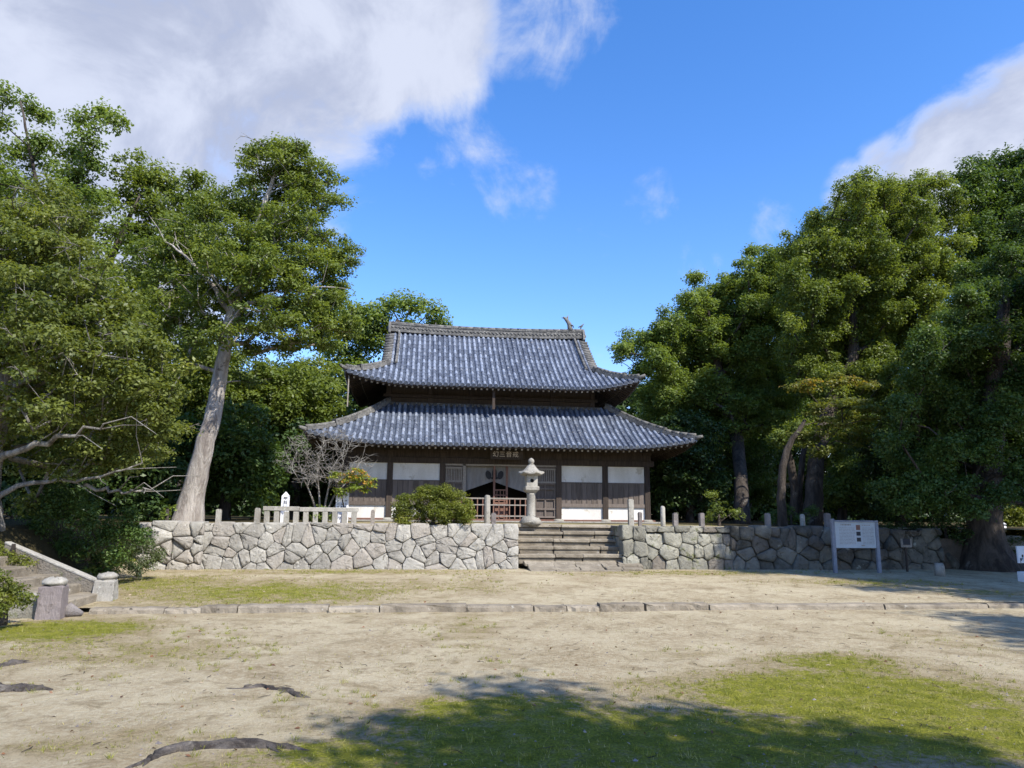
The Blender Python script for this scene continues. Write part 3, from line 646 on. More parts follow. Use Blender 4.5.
# roof ornament near the right end of the ridge, with a small finial
q = MB(); ox = at(567, 324, Y=29.8)[0]; zb = 9.38
q.tube([(ox+.16, 29.8, zb), (ox+.13, 29.8, zb+.12), (ox+.10, 29.8, zb+.28), (ox+.02, 29.8, zb+.42), (ox-.10, 29.8, zb+.55), (ox-.16, 29.8, zb+.60)], [.14, .12, .10, .085, .06, .03], 8, wob=.1)
q.tube([(ox+.02, 29.8, zb+.42), (ox+.02, 29.8, zb+.58), (ox+.06, 29.8, zb+.68)], [.05, .04, .012], 6)
q.tube([(ox-.10, 29.8, zb+.54), (ox-.24, 29.8, zb+.56)], [.035, .01], 6)
q.tube([(ox+.10, 29.75, zb+.25), (ox+.24, 29.7, zb+.20), (ox+.28, 29.7, zb+.10)], [.05, .03, .012], 6)
q.build('ridge_ornament', 'ridge', up_, offset=hall.location)
q = MB(); fx = 2.6+GX+.02
q.tube([(fx, 29.8, 9.40), (fx, 29.8, 9.52), (fx+.04, 29.8, 9.60)], [.03, .025, .04], 6); q.tube([(fx-.12, 29.8, 9.54), (fx+.04, 29.8, 9.60), (fx+.14, 29.8, 9.72)], [.012, .045, .01], 6)
q.build('ridge_finial', 'ridge', up_, offset=hall.location)
for X0, h_ in ((rx0+.05, .12), (.35, .10)):
    q = MB(); q.box(X0, X0+.05, 29.78, 29.82, 9.36, 9.42+h_*.6); q.build('ridge_peg', 'ridge', up_, offset=hall.location)
# verge tiles, descending ridges, gables
for sx in (-1, 1):
    for sd_ in (0, 2):
        vg = MB()
        for i in range(12):
            d = 1.42+(3.62-1.42)*(i+.5)/12; sg = sx*(1 if sd_ == 0 else -1)
            p0 = np.array(PU(sd_, sg*(GX-.12), d, .04)); p1 = np.array(PU(sd_, sg*(GX-.12), d, .02)); p1[0] += sx*.36; p1[2] -= .05
            vg.tube([p0, p1], [.075, .085], 8)
        pts = [np.array(PU(sd_, sx*(1 if sd_ == 0 else -1)*(GX-.30), 1.42+(3.6-1.42)*i/10, .08)) for i in range(11)]
        for i in range(10):
            vg.bar(pts[i], pts[i+1], .12, .08); vg.tube([pts[i]+[0, 0, .06], pts[i+1]+[0, 0, .06]], [.058, .05], 8)
        vg.build('verge_tiles', 'ridge', up_, offset=hall.location)
    g_ = MB(); X = 2.60+sx*(GX-.25); A_ = [np.array(PU(0, 0, d_, -.10)) for d_ in np.linspace(1.42, 3.75, 8)]
    pl = [(p[1], p[2]) for p in A_]+[(59.6-p[1], p[2]) for p in reversed(A_[:-1])]; n = len(pl)
    v = [(X-.03, y_, z_) for y_, z_ in pl]+[(X+.03, y_, z_) for y_, z_ in pl]
    g_.add(v, [tuple(range(n)), tuple(reversed(range(n, 2*n)))]+[(i, i+n, (i+1) % n+n, (i+1) % n) for i in range(n)])
    for k_ in range(len(A_)-1):
        for mir in (0, 1):
            a_, c_ = A_[k_].copy(), A_[k_+1].copy()
            if mir: a_[1] = 59.6-a_[1]; c_[1] = 59.6-c_[1]
            a_[0] = c_[0] = 2.60+sx*(GX+.10); g_.bar(a_-[0, 0, .07], c_-[0, 0, .07], .05, .20)
    g_.build('gable', 'wood', up_, offset=hall.location)
# low lattice fence before the entrance
fn = empty('lattice_fence', (2.6, 25.75, 1.30), 'low reddish wooden lattice fence across the hall entrance', 'fence')
q = MB(); fy = 25.7
for z, h_ in ((2.05, .05), (1.83, .04), (1.44, .05)): q = MB(); q.box(1.35, 3.9, fy-.03, fy+.03, z, z+h_); q.build('rail', 'greywood', fn)
q = MB(); q.box(1.35, 3.9, fy-.02, fy+.02, 1.30, 1.36)
for i in range(14): X = 1.4+i*.19; q.box(X-.018, X+.018, fy-.025, fy+.025, 1.36, 2.05)
q.build('bars', 'redwood', fn)
# ---------------------------------------------------------------- lantern, posts, balustrade, markers
L0 = np.array([3.02, 20.0, 1.30]); lt = empty('stone_lantern', L0, 'tall pale stone lantern with round shaft at the top left of the steps', 'stone lantern'); lt.scale = (.92, .92, .915)
x, y, z = L0
q = MB(); prof = [(.02, -.1), (.33, -.02), (.36, .05), (.30, .13), (.24, .17), (.18, .20)]; q.lathe((x, y, z), prof, 9)
q.build('base', 'cutstone', lt, rough=.03)
q = MB(); q.lathe((x, y, z), [(.15, .16), (.14, .20), (.132, .5), (.13, .85), (.15, .90)], 20); q.build('shaft', 'cutstone', lt)
q = MB(); q.lathe((x, y, z), [(.16, .90), (.22, .94), (.30, .995), (.30, 1.10), (.27, 1.115)], 4, rot=math.pi/4+.05, smooth=False); q.build('platform', 'cutstone', lt, bevel=.015)
q = MB()
for k_ in range(4):
    a = math.pi/2*k_+.05; c_, s_ = math.cos(a), math.sin(a); h2 = .165
    ring = [(.06*math.cos(t), .06*math.sin(t)) for t in np.linspace(0, 2*math.pi, 16, endpoint=False)]
    sqr = [(max(-1, min(1, 1.42*math.cos(t)))*h2, max(-1, min(1, 1.42*math.sin(t)))*.16) for t in np.linspace(0, 2*math.pi, 16, endpoint=False)]
    def pt(u_, w_, o_): return (x+c_*u_+s_*o_, y+s_*u_-c_*o_, z+1.275+w_)
    v = [pt(u_, w_, h2) for u_, w_ in sqr]+[pt(u_, w_, h2) for u_, w_ in ring]+[pt(u_, w_, h2-.07) for u_, w_ in ring]
    q.add(v, [(i, (i+1) % 16, 16+(i+1) % 16, 16+i) for i in range(16)]+[(16+i, 16+(i+1) % 16, 32+(i+1) % 16, 32+i) for i in range(16)], .8)
fb = q.build('fire_box', 'cutstone', lt); q = MB(); q.box(x-.09, x+.09, y-.09, y+.09, z+1.12, z+1.43); q.build('hollow', 'black', fb, offset=lt.location)
q = MB(); v = []; fs = []; n = 24
for r_, z_ in ((.14, 1.435), (.31, 1.44), (.35, 1.47), (.33, 1.51), (.235, 1.58), (.15, 1.68), (.09, 1.76)):
    for k_ in range(n):
        a = 2*math.pi*k_/n; c6 = abs(math.cos(3*a+.5)); rr = r_*(1+(.20*c6**5 if r_ > .3 else .05*c6)); v.append((x+rr*math.cos(a), y+rr*math.sin(a), z+z_+(.06*c6**5 if r_ > .3 else 0)))
for i in range(6):
    for k_ in range(n): a = i*n+k_; c_ = i*n+(k_+1) % n; fs.append((a, c_, c_+n, a+n))
q.add(v, fs+[tuple(reversed(range(n))), tuple(range(6*n, 7*n))], None, True); q.build('roof_cap', 'cutstone', lt, rough=.003)
q = MB(); q.lathe((x, y, z), [(.06, 1.75), (.10, 1.77), (.06, 1.80), (.085, 1.82), (.095, 1.86), (.085, 1.91), (.05, 1.95), (.01, 1.97)], 14); q.build('finial', 'cutstone', lt)
def post(px, y0, y1, w, Y, label, m='cutstone', cap='flat', cat='stone post', group='stone posts along the wall top', wide=None, zbase=1.24):
    a = at(px, y1, Y=Y); t = at(px, y0, Y=Y)[2]; wx = w/2; q = MB()
    if cap == 'round': q.lathe((a[0], Y, 0), [(wx, zbase), (wx*.95, t-.05), (wx*.7, t-.01), (wx*.2, t)], 10)
    else: q.box(a[0]-wx, a[0]+wx, Y-wx, Y+wx, zbase, t-.02); q.box(a[0]-wx*.75, a[0]+wx*.75, Y-wx*.75, Y+wx*.75, t-.019, t)
    o = q.build('stone_post', m, None, bevel=.012, rough=.003); rehome(o); return tag(o, label, cat, group)
post(218, 509, 523, .12, 19.3, 'short pale square post on the wall just right of the leaning trunk')
post(257, 508, 523, .13, 19.3, 'short pale square post immediately left of the stone balustrade')
post(372.5, 510, 523, .10, 19.4, 'short brown square post between the balustrade and the clipped bush', 'greywood')
post(487, 495, 523, .17, 19.6, 'tall white round post between the clipped bush and the stone lantern', 'cutstone', 'round')
post(493.5, 513, 523, .13, 20.0, 'stubby dark post touching the tall white round post', 'darkstone')
post(631, 499, 524, .14, 19.5, 'tall square stone post just right of the steps before the plaster panel')
post(640, 512, 524, .10, 20.0, 'small grey post beside the tall square post right of the steps', 'darkstone')
post(663, 506, 524, .14, 19.6, 'rounded tan post standing right of the hall corner', 'cutstone', 'round')
post(675.5, 513, 525, .13, 19.6, 'square grey post, first one right of the rounded tan post', 'darkstone')
post(702, 513, 526, .13, 19.6, 'square grey post between the hall corner and the thick trunk', 'darkstone')
post(768, 513, 528, .13, 19.6, 'dim grey post in the shade left of the forked trunks', 'darkstone')
post(803, 514, 528, .14, 19.6, 'knobbed grey post in the shade under the camphor trees', 'cutstone', 'round')
post(828, 513, 529, .14, 19.6, 'dark post just left of the notice board', 'darkstone')
# balustrade
Yb = 19.35; xa = at(263, 515, Y=Yb)[0]; xb = at(358, 515, Y=Yb)[0]; bl = empty('balustrade', ((xa+xb)/2, Yb, 1.24), 'low grey stone balustrade on the left part of the wall', 'balustrade')
q = MB(); q.box(xa, (xa+xb)/2-.3, Yb-.07, Yb+.07, 1.58, 1.69); q.build('top_rail', 'cutstone', bl, bevel=.012); q = MB(); q.box((xa+xb)/2-.29, xb, Yb-.065, Yb+.07, 1.565, 1.675); q.build('top_rail', 'cutstone', bl, bevel=.012)
for i in range(10):
    X = xa+.1+(xb-xa-.2)*i/9; q = MB(); hh = 1.575 if i not in (3, 6) else 1.72; q.box(X-.065, X+.065, Yb-.06-.03*(i in (3, 6)), Yb+.055, 1.22, min(hh, 1.564)); q.build('baluster', 'cutstone', bl, bevel=.01)
def marker(px, w, y0, Y, label, lines):
    a = at(px, 508, Y=Y); X = a[0]; t = at(px, y0, Y=Y)[2]; mk = empty('marker_board', (X, Y, 1.24), label, 'marker board', None); h_ = w/2
    q = MB(); q.prism([(X-h_, 1.24), (X+h_, 1.24), (X+h_, t-.12), (X, t), (X-h_, t-.12)], Y-.02, Y+.02); q.build('board', 'white', mk, bevel=.004)
    q = MB(); zt_ = t-.12
    for (dx, z0, sz) in lines:
        for k_ in range(5):
            sx_ = random.uniform(-.4, .4)*sz; sz_ = random.uniform(-.4, .4)*sz
            if k_ % 2: q.box(X+dx+sx_-sz*.05, X+dx+sx_+sz*.05, Y-.024, Y-.0205, zt_-z0+sz_-sz*.35, zt_-z0+sz_+sz*.35)
            else: q.box(X+dx-sz*.45, X+dx+sz*.45, Y-.0245, Y-.0205, zt_-z0+sz_-sz*.05, zt_-z0+sz_+sz*.05)
    q.build('lettering', 'ink', mk)
marker(285, .21, 491.5, 20.3, 'narrow white pointed marker board with black writing, left of the bare shrub', [(0, .05, .10), (0, .19, .10), (0, .33, .10)])
marker(342, .34, 488.5, 20.3, 'wide white pointed marker board with writing, right of the bare shrub', [(x_, z_, .05) for x_ in (-.1, 0, .1) for z_ in (.03, .12, .21, .30, .38)])
# ---------------------------------------------------------------- notice board and small things on the right
YS = 17.6; a = at(835.5, 572, Y=YS); c = at(879.5, 572, Y=YS); zt_ = at(857, 521, Y=YS)[2]; zb_ = at(857, 548, Y=YS)[2]
nbd = empty('notice_board', ((a[0]+c[0])/2, YS, .18), 'pale notice board with three pictures on two blue grey metal legs', 'notice board')
for X in (a[0], c[0]): q = MB(); q.box(X-.045, X+.045, YS-.04, YS+.04, .1, zt_+(.05 if X == a[0] else .0)); q.build('leg', 'alu', nbd, bevel=.01)
q = MB(); q.box(a[0]+.05, c[0]-.05, YS-.03, YS+.03, zb_, zt_-.03); pn = q.build('panel', 'panel', nbd, bevel=.004)
q = MB(); q.box(a[0]+.02, c[0]+.03, YS-.06, YS+.06, zt_-.028, zt_+.015); q.build('top_rail', 'alu', nbd, bevel=.005)
q = MB(); W_ = c[0]-a[0]; Hh = zt_-zb_; X0 = a[0]
for i in range(7): q.box(X0+W_*(.17+.035*i), X0+W_*(.17+.035*i)+.026, YS-.034, YS-.0305, zt_-.115, zt_-.075)
for i in range(4): q.box(X0+W_*(.66+.05*i), X0+W_*(.66+.05*i)+.04, YS-.034, YS-.0305, zt_-.115, zt_-.095)
for r_ in range(12):
    zz_ = zt_-.18-r_*.036
    if zz_ < zb_+.04: break
    for x0_, x1_ in ((.13, .50), (.66, .92)):
        xx = x0_
        while xx < x1_-.02: L = random.uniform(.02, .09); q.box(X0+W_*xx, X0+W_*min(x1_, xx+L), YS-.033, YS-.0305, zz_, zz_+.010); xx += L+.012
q.box(X0+W_*.62, X0+W_*.70, YS-.033, YS-.0305, zb_+.05, zb_+.075)
q.build('lettering', 'greywood', pn, offset=nbd.location)
for zf_, hh in ((.76, .13), (.53, .10), (.31, .10)): q = MB(); q.box(X0+W_*.52, X0+W_*.615, YS-.035, YS-.0305, zb_+Hh*zf_-hh/2, zb_+Hh*zf_+hh/2); q.build('picture', 'redwood' if zf_ > .7 else 'ink', pn, offset=nbd.location)
a = at(940, 577, Y=16.9); q = MB(); q.lathe((a[0], 16.9, .1), [(.12, 0), (.115, .28), (.10, .34), (.05, .36)], 9); o = q.build('stone_stub', 'cutstone', None, rough=.008); rehome(o); tag(o, 'short pale stone stub on the shaded ground right of the notice board', 'stone stub')
a = at(906, 548, Y=17.9); sg = empty('small_sign', (a[0], 17.9, .18), 'small dim sign on a thin dark post in the shade beside the wall', 'sign')
q = MB(); q.box(a[0]-.02, a[0]+.02, 17.9, 17.94, .1, 1.0); q.build('post', 'wood', sg); q = MB(); q.box(a[0]-.15, a[0]+.15, 17.86, 17.89, .80, 1.02); q.build('frame', 'greywood', sg); q = MB(); q.box(a[0]-.10, a[0]+.10, 17.85, 17.858, .86, 1.022); q.build('face', 'ink', sg)
a = at(1024, 555, Y=15.8); X = a[0]+.06; sg = empty('information_sign', (X, 15.8, .15), 'white printed sign on a dark post at the right edge', 'sign')
z0, z1 = at(1018, 563, Y=15.8)[2], at(1018, 546, Y=15.8)[2]
q = MB(); q.box(X-.03, X+.03, 15.82, 15.87, .1, z1); q.build('post', 'wood', sg); q = MB(); q.box(X-.24, X+.24, 15.78, 15.815, z0, z1); q.build('face', 'white', sg)
q = MB()
for i in range(8): xx = X-.19+i*.05; zz_ = random.uniform(z0+.08, z1-.08); q.box(xx, xx+.035, 15.772, 15.779, zz_-.03, zz_+.03); q.box(xx, xx+.012, 15.772, 15.779, zz_-.08, zz_-.04)
q.build('lettering', 'ink', sg)
a = at(1023, 577, Y=15.6); q = MB(); q.box(a[0]-.06, a[0]+.2, 15.5, 15.7, .1, .36); o = q.build('white_block', 'white', None, bevel=.015); rehome(o); tag(o, 'small white block on the ground under the right edge sign', 'block')
a = at(1002.5, 528, Y=22); lp = empty('white_lamp', (a[0], 22, 1.25), 'small white lantern lamp glimpsed past the dark trunk at right', 'lamp'); q = MB(); q.tube([(a[0], 22, 1.2), (a[0], 22, a[2]-.1)], .025, 8); q.build('post', 'wood', lp)
q = MB(); q.lathe((a[0], 22, a[2]-.14), [(.05, 0), (.10, .03), (.11, .2), (.04, .22), (.04, .25), (.13, .26), (.02, .34)], 10); q.build('lamp_head', 'white', lp)
# white outbuilding glimpsed between trunks
a = at(793, 490, Y=44); sh = empty('outbuilding', (a[0], 45, 1.2), 'white walled outbuilding glimpsed between the trunks', 'building')
q = MB(); q.box(a[0]-2.4, a[0]+2.4, 44, 47, 1.2, 3.7); q.build('wall', 'plaster', sh); q = MB(); q.prism([(a[0]-2.9, 3.7), (a[0]+2.9, 3.7), (a[0]+2.4, 4.3), (a[0]-2.4, 4.3)], 43.5, 47.5); q.build('roof', 'roofdark', sh)
# ---------------------------------------------------------------- left side stairs
ls = empty('side_steps', (-6.2, 12.5, .1), 'mossy stone steps with sloping side stones at the left edge', 'steps')
xs0 = -5.25
for i in range(6):
    q = MB(); X1 = xs0-.36*i; q.box(X1-.55, X1, 11.95, 13.28, .15*i, .15*(i+1)+.06); q.build('step', 'stepstone', ls, bevel=.02, rough=.006)
for Y_, z_a, z_b, X_a, X_b in ((13.36, .26, 1.00, -5.15, -6.9), (11.80, .26, .36, -5.3, -5.95)):
    q = MB(); nm = 'side_slab'
    v = [(X_a, .0), (X_a, z_a), (X_b, z_b), (X_b, .0)]; q.prism([(v[3][0], v[3][1]), (v[0][0], v[0][1]), (v[1][0], v[1][1]), (v[2][0], v[2][1])], Y_-.07, Y_+.07); q.build(nm, 'oldstone', ls, bevel=.01)
    q = MB(); q.bar((X_a, Y_, z_a+.022), (X_b, Y_, z_b+.022), .16, .045); q.build('coping', 'stone', ls, bevel=.012, rough=.003)
def gpost(px, ybase, Y, w, h_, label, m):
    a = at(px, ybase, Y=Y); X = a[0]; gp = empty('stair_post', (X, Y, .0), label, 'stone post', 'stone posts at the foot of the side steps')
    q = MB(); q.lathe((X, Y, -.03), [(w*.78, 0), (w*.74, h_*.5), (w*.68, h_*.97), (w*.6, h_)], 4, rot=math.pi/4+.1, smooth=False); q.build('shaft', m, gp, bevel=.03, rough=.008)
    q = MB(); q.lathe((X, Y, -.03+h_), [(w*.42, 0), (w*.54, .02), (w*.58, .055), (w*.46, .09), (w*.28, .11), (w*.05, .115)], 8, rot=.1); q.build('cap', 'cutstone', gp, rough=.010)
gpost(51, 615, 11.75, .31, .50, 'purplish grey capped stone post at the near foot of the side steps', 'purplestone')
gpost(105, 600, 13.2, .30, .45, 'pale lichened capped stone post at the far foot of the side steps', 'cutstone')
# broken stone beside kerb
a = at(72, 607, Y=11.95); q = MB(); q.tube([(a[0]-.12, 11.95, .03), (a[0], 11.92, .10), (a[0]+.16, 11.95, .03)], [.08, .12, .03], 7, wob=.25); o = q.build('broken_stone', 'darkstone', None); rehome(o); tag(o, 'small broken stone lying between the near stair post and the kerb', 'stone')
# roots
def root(pts, r0, label, n=22):
    P_ = [at(px, py, Z=.0) for px, py in pts]; P_ = np.array(P_); t = np.linspace(0, 1, n); u = np.linspace(0, 1, len(P_)); q = MB()
    base_ = np.stack([np.interp(t, u, P_[:, i]) for i in range(3)], -1); env = np.sin(np.pi*np.clip(t*.97+.015, 0, 1))**.6
    wav = .05*np.sin(t*9+r0*90)+.03*np.sin(t*21+1)
    for strand in range(5):
        off = (strand-2)*r0*.42; C_ = base_.copy(); C_[:, 1] += off*env+wav*.6+RNG.normal(0, r0*.14, n); C_[:, 0] += RNG.normal(0, r0*.2, n)
        rr = r0*(.10+.62*env*(.8+.4*np.sin(t*13+strand*2)))*(1 if strand in (1, 2) else .6); C_[:, 2] = rr*.1+r0*.35*env*(1 if strand in (1, 2, 3) else .3)*(.6+.4*np.sin(t*7+strand))-.014
        q.tube(C_, rr, 7, wob=.25)
    for k_ in range(4):
        i0 = int(n*(.2+.2*k_)); s_ = base_[i0]; d_ = np.array([RNG.uniform(-.5, 1), RNG.choice([-1, 1])*.5, 0]); q.tube([s_+[0, 0, .012], s_+d_*r0*3+[0, 0, .008], s_+d_*r0*7+[0, 0, -.012]], [r0*.35, r0*.22, .004], 6, wob=.2)
    o = q.build('tree_root', 'rootbark', None); rehome(o); tag(o, label, 'tree root', None)
root([(222, 688), (262, 688), (290, 692), (312, 699)], .045, 'thin curved exposed root on bare sand in the middle left')
root([(120, 772), (160, 755), (200, 746), (250, 744), (308, 752)], .06, 'long dark exposed root at the bottom left edge')
root([(-30, 672), (0, 667), (25, 662)], .06, 'short dark root at the left edge, the farther one')
root([(-40, 700), (-5, 688), (20, 688), (48, 690)], .06, 'dark forked root at the left edge, the nearer one')
# ---------------------------------------------------------------- foliage
def leaves(name, puffs, size, cover, m, parent, loc, aspect=.55, flat=.75, droop=0., stray=.08):
    """puffs: rows x, y, z, r, tintbase"""
    puffs = np.asarray(puffs); area = size*size*aspect*.5
    cnt = np.maximum(12, (cover*4*np.pi*puffs[:, 3]**2*(.4+.6*flat)/area)).astype(int)
    idx = np.repeat(np.arange(len(puffs)), cnt); n = len(idx); d = unit(RNG.normal(size=(n, 3)))
    d[:, 2] = np.where(RNG.random(n) < .38, np.abs(d[:, 2]), d[:, 2]); r_ = puffs[idx, 3]
    ph = RNG.uniform(0, 6.28, (len(puffs), 4))[idx]
    lump = 1+.22*np.sin(d[:, 0]*4.1+ph[:, 0])*np.sin(d[:, 1]*4.3+ph[:, 1])+.16*np.sin(d[:, 2]*6+ph[:, 2]+d[:, 0]*3)
    rad = r_*lump*(RNG.random(n)**.45); st_ = RNG.random(n) < stray; rad = np.where(st_, rad*1.22, rad)
    off = d*rad[:, None]; off[:, 2] *= flat; P = puffs[idx, :3]+off-np.array(loc)
    nr = unit(d*.55+np.array([0, 0, .55-droop])+RNG.normal(0, .42, (n, 3))); t = unit(np.cross(nr, RNG.normal(size=(n, 3)))); u = np.cross(nr, t)
    L = (size*RNG.uniform(.65, 1.25, n))[:, None]; W_ = L*aspect
    V = np.stack([P-t*L*.5, P+u*W_*.5+nr*L*.08, P+t*L*.5-nr*L*.10, P-u*W_*.5+nr*L*.08], 1).reshape(-1, 3)
    T = np.clip(puffs[idx, 4]*.55+RNG.random(n)*.45, 0, 1)
    return quads_mesh(name, V, m, parent, T)
def skeleton(trunk, radii, tips, tipr, jit=.12, expo=2.3):
    nodes = [np.array(p, float) for p in trunk]; par = [-1]+list(range(len(trunk)-1)); nt0 = len(nodes)
    first = max(1, int(nt0*.35)); tp = np.array(trunk)
    order = sorted(range(len(tips)), key=lambda i: np.min(np.linalg.norm(tp[first:]-tips[i], axis=1)))
    for i in order:
        t = np.array(tips[i]); A = np.array(nodes[first:]); cost = np.linalg.norm(A-t, axis=1)+.8*np.maximum(0, A[:, 2]-t[2]+.3); j = int(np.argmin(cost))+first
        a = nodes[j]; L = np.linalg.norm(t-a); ns = max(1, int(L/.55)); prev = j
        for k_ in range(1, ns+1):
            s_ = k_/ns; p = a+(t-a)*s_; p = p+np.array([0, 0, .14*L*math.sin(math.pi*s_)])+(RNG.normal(0, jit*min(1, L*.5), 3) if k_ < ns else 0)
            nodes.append(p); par.append(prev); prev = len(nodes)-1
    n = len(nodes); w_ = np.zeros(n); ch = [[] for _ in range(n)]
    for i in range(n):
        if par[i] >= 0: ch[par[i]].append(i)
    for i in range(n-1, -1, -1):
        if i >= nt0:
            w_[i] = max(w_[i], tipr**expo)
            w_[par[i]] += w_[i]
    rad = w_**(1/expo)
    rad[:nt0] = radii
    for i in range(nt0, n): rad[i] = min(rad[i], rad[par[i]]*.8) if par[i] < nt0 else min(rad[i], rad[par[i]])
    return nodes, par, ch, rad, nt0
def branches(mb, sk, nseg=7, wob=.06):
    nodes, par, ch, rad, nt0 = sk
    mb.tube(nodes[:nt0], list(rad[:nt0]), 14, wob=wob, tint=.5)
    done = set(range(nt0))
    for i in range(nt0, len(nodes)):
        if i in done: continue
        chain = [par[i], i]; done.add(i); c_ = i
        while ch[c_]:
            nx = max(ch[c_], key=lambda q_: rad[q_])
            if nx in done: break
            chain.append(nx); done.add(nx); c_ = nx
        rr = [min(rad[chain[0]], rad[chain[1]]*1.15)]+[rad[q_] for q_ in chain[1:]]; rr[-1] *= .5
        mb.tube([nodes[q_] for q_ in chain], rr, nseg if rr[0] > .03 else 4, tint=.5, cap=False, wob=.04)
def mkpuffs(lobes, Y0, pr, dens=2.0, dj=.0, under=.5, grow=1.):
    """lobes: px, py, Rpx [, dY]; each lobe becomes a ball of leaf clumps standing at its own depth"""
    out = []; cents = []; mx_, my_ = np.mean([l[0] for l in lobes]), np.mean([l[1] for l in lobes]); dens = dens*1.15
    for lb in lobes:
        px, py, rp = lb[:3]; q_ = math.hypot(px-mx_, py-my_)+1e-6; s_ = min(.3*rp/q_, .5)*grow; px += (mx_-px)*s_; py += (my_-py)*s_; rp *= 1+.32*grow; Y = Y0+(lb[3] if len(lb) > 3 else RNG.uniform(-1, 1)*dj); c_ = at(px, py, Y=Y); dist = np.dot(c_-np.array([0, 0, H0]), cf); Rm = rp*dist/F
        n = max(3, int(dens*(Rm/pr)**2)); k_ = np.arange(n)+.5; ph = np.arccos(1-2*k_/n); th = np.pi*(1+5**.5)*k_+RNG.uniform(0, 6)
        d = np.stack([np.cos(th)*np.sin(ph), np.sin(th)*np.sin(ph), np.cos(ph)], -1); d += RNG.normal(0, .16, d.shape)
        keep = (d[:, 2] > -.35) | (RNG.random(n) < under); d = d[keep]
        r_ = pr*RNG.uniform(.65, 1.25, len(d)); P = c_+d*np.maximum(Rm-r_*.7, .1)[:, None]*RNG.uniform(.82, 1.08, len(d))[:, None]
        base = RNG.uniform(.25, .75)
        for p, q_ in zip(P, r_): out.append((p[0], p[1], p[2], q_, np.clip(base+RNG.uniform(-.3, .3), 0, 1)))
        out.append((c_[0], c_[1], c_[2], Rm*.45, .2)); cents.append(c_)
    return np.array(out), cents
def fillp(poly, rad, n=900, seed=0, dy=0., inset=.62):
    """leafy lobes of radius rad packed inside a crown outline"""
    r = np.random.default_rng(seed); P = np.array(poly, float); out = []; lo_, hi_ = P.min(0), P.max(0)
    for _ in range(n):
        c = r.uniform(lo_, hi_); R_ = rad*r.uniform(.75, 1.25); ins = False; dm_ = 1e9
        for i in range(len(P)):
            a, d = P[i], P[(i+1) % len(P)]
            if (a[1] > c[1]) != (d[1] > c[1]) and c[0] < (d[0]-a[0])*(c[1]-a[1])/(d[1]-a[1])+a[0]: ins = not ins
            s_ = np.clip(np.dot(c-a, d-a)/np.dot(d-a, d-a), 0, 1); dm_ = min(dm_, np.linalg.norm(c-a-s_*(d-a)))
        if not ins or dm_ < R_*inset: continue
        if any(math.hypot(c[0]-o[0], c[1]-o[1]) < .47*(R_+o[2]) for o in out): continue
        out.append((c[0], c[1], R_, dy+r.uniform(-1.6, 1.6)))
    return out
def tree(name, label, cat, trunk, radii, lobes, Y0, pr, size, cover, lm, bm, dens=2.0, dj=1., under=.5, flat=.75, tipr=.012, zbase=1.2, group=None, aspect=.55, twigs=0, droop=0., trunkw=.03, stray=.08, limbs=(), grow=1.):
    P_ = []
    for t in trunk:
        px, py = t[:2]; Y = Y0+(t[2] if len(t) > 2 else 0); P_.append(at(px, py, Y=Y))
    P_ = np.array(P_)
    if zbase is not None: P_[0][2] = zbase-.1
    # densify the trunk
    m_ = max(10, len(P_)*4); s_ = np.linspace(0, 1, len(P_)); t = np.linspace(0, 1, m_); Q = np.stack([np.interp(t, s_, P_[:, i]) for i in range(3)], -1)
    for _ in range(2): Q[1:-1] = (Q[:-2]+2*Q[1:-1]+Q[2:])/4
    Q[2:-1] += RNG.normal(0, .012, Q[2:-1].shape); rr = np.interp(t, np.linspace(0, 1, len(radii)), radii)
    puffs, cents = mkpuffs(lobes, Y0, pr, dens, dj, under, grow)
    rt = empty(name, Q[0], label, cat, group)
    sk = skeleton(Q, rr, puffs[:, :3], tipr); mb = MB(); branches(mb, sk, wob=trunkw)
    for path, r0, r1 in limbs:
        L_ = np.array([at(p[0], p[1], Y=Y0+(p[2] if len(p) > 2 else 0)) for p in path]); t_ = np.linspace(0, 1, 14); u_ = np.linspace(0, 1, len(L_))
        C_ = np.stack([np.interp(t_, u_, L_[:, i]) for i in range(3)], -1); C_[1:] += RNG.normal(0, .03, C_[1:].shape); mb.tube(C_, np.linspace(r0, r1, 14), 9, wob=.05, tint=.5)
        for k_ in (6, 8, 10, 12, 13):
            d_ = unit(C_[k_]-C_[k_-1]+RNG.normal(0, .05, 3)*3); s1 = C_[k_]+d_*.4+[0, 0, .1]; mb.tube([C_[k_], s1, s1+unit(d_+RNG.normal(0, .4, 3))*.5], [r1*.9, r1*.6, .005], 5, cap=False)
    mb.build('trunk', bm, rt)
    leaves('crown', puffs, size, cover, lm, rt, Q[0], flat=flat, aspect=aspect, droop=droop, stray=stray)
    if twigs:  # bare grey twigs standing out of the leaves
        tw = MB(); sel = RNG.choice(len(puffs), twigs, replace=True)
        for i in sel:
            p = puffs[i, :3]; d = unit(np.array([RNG.normal(), -abs(RNG.normal())-.2, RNG.normal()*.4+.25])); a = p+d*puffs[i, 3]*.1; L = puffs[i, 3]*RNG.uniform(1.0, 1.9)
            pts = [a]; dd = d.copy()
            for k_ in range(5): dd = unit(dd+RNG.normal(0, .13, 3)); pts.append(pts[-1]+dd*L/5)
            tw.tube(pts, [.016, .014, .011, .009, .006, .003], 4, cap=False)
            for k_ in (2, 3, 4):
                d2 = unit(dd+RNG.normal(0, .7, 3)); tw.tube([pts[k_], pts[k_]+d2*L*.2, pts[k_]+unit(d2+RNG.normal(0, .3, 3))*L*.42], [.008, .006, .002], 4, cap=False)
        tag(tw.build('bare_twigs', 'greybark', rt), kind='stuff')
    return rt
TG = 'trees around the temple hall'
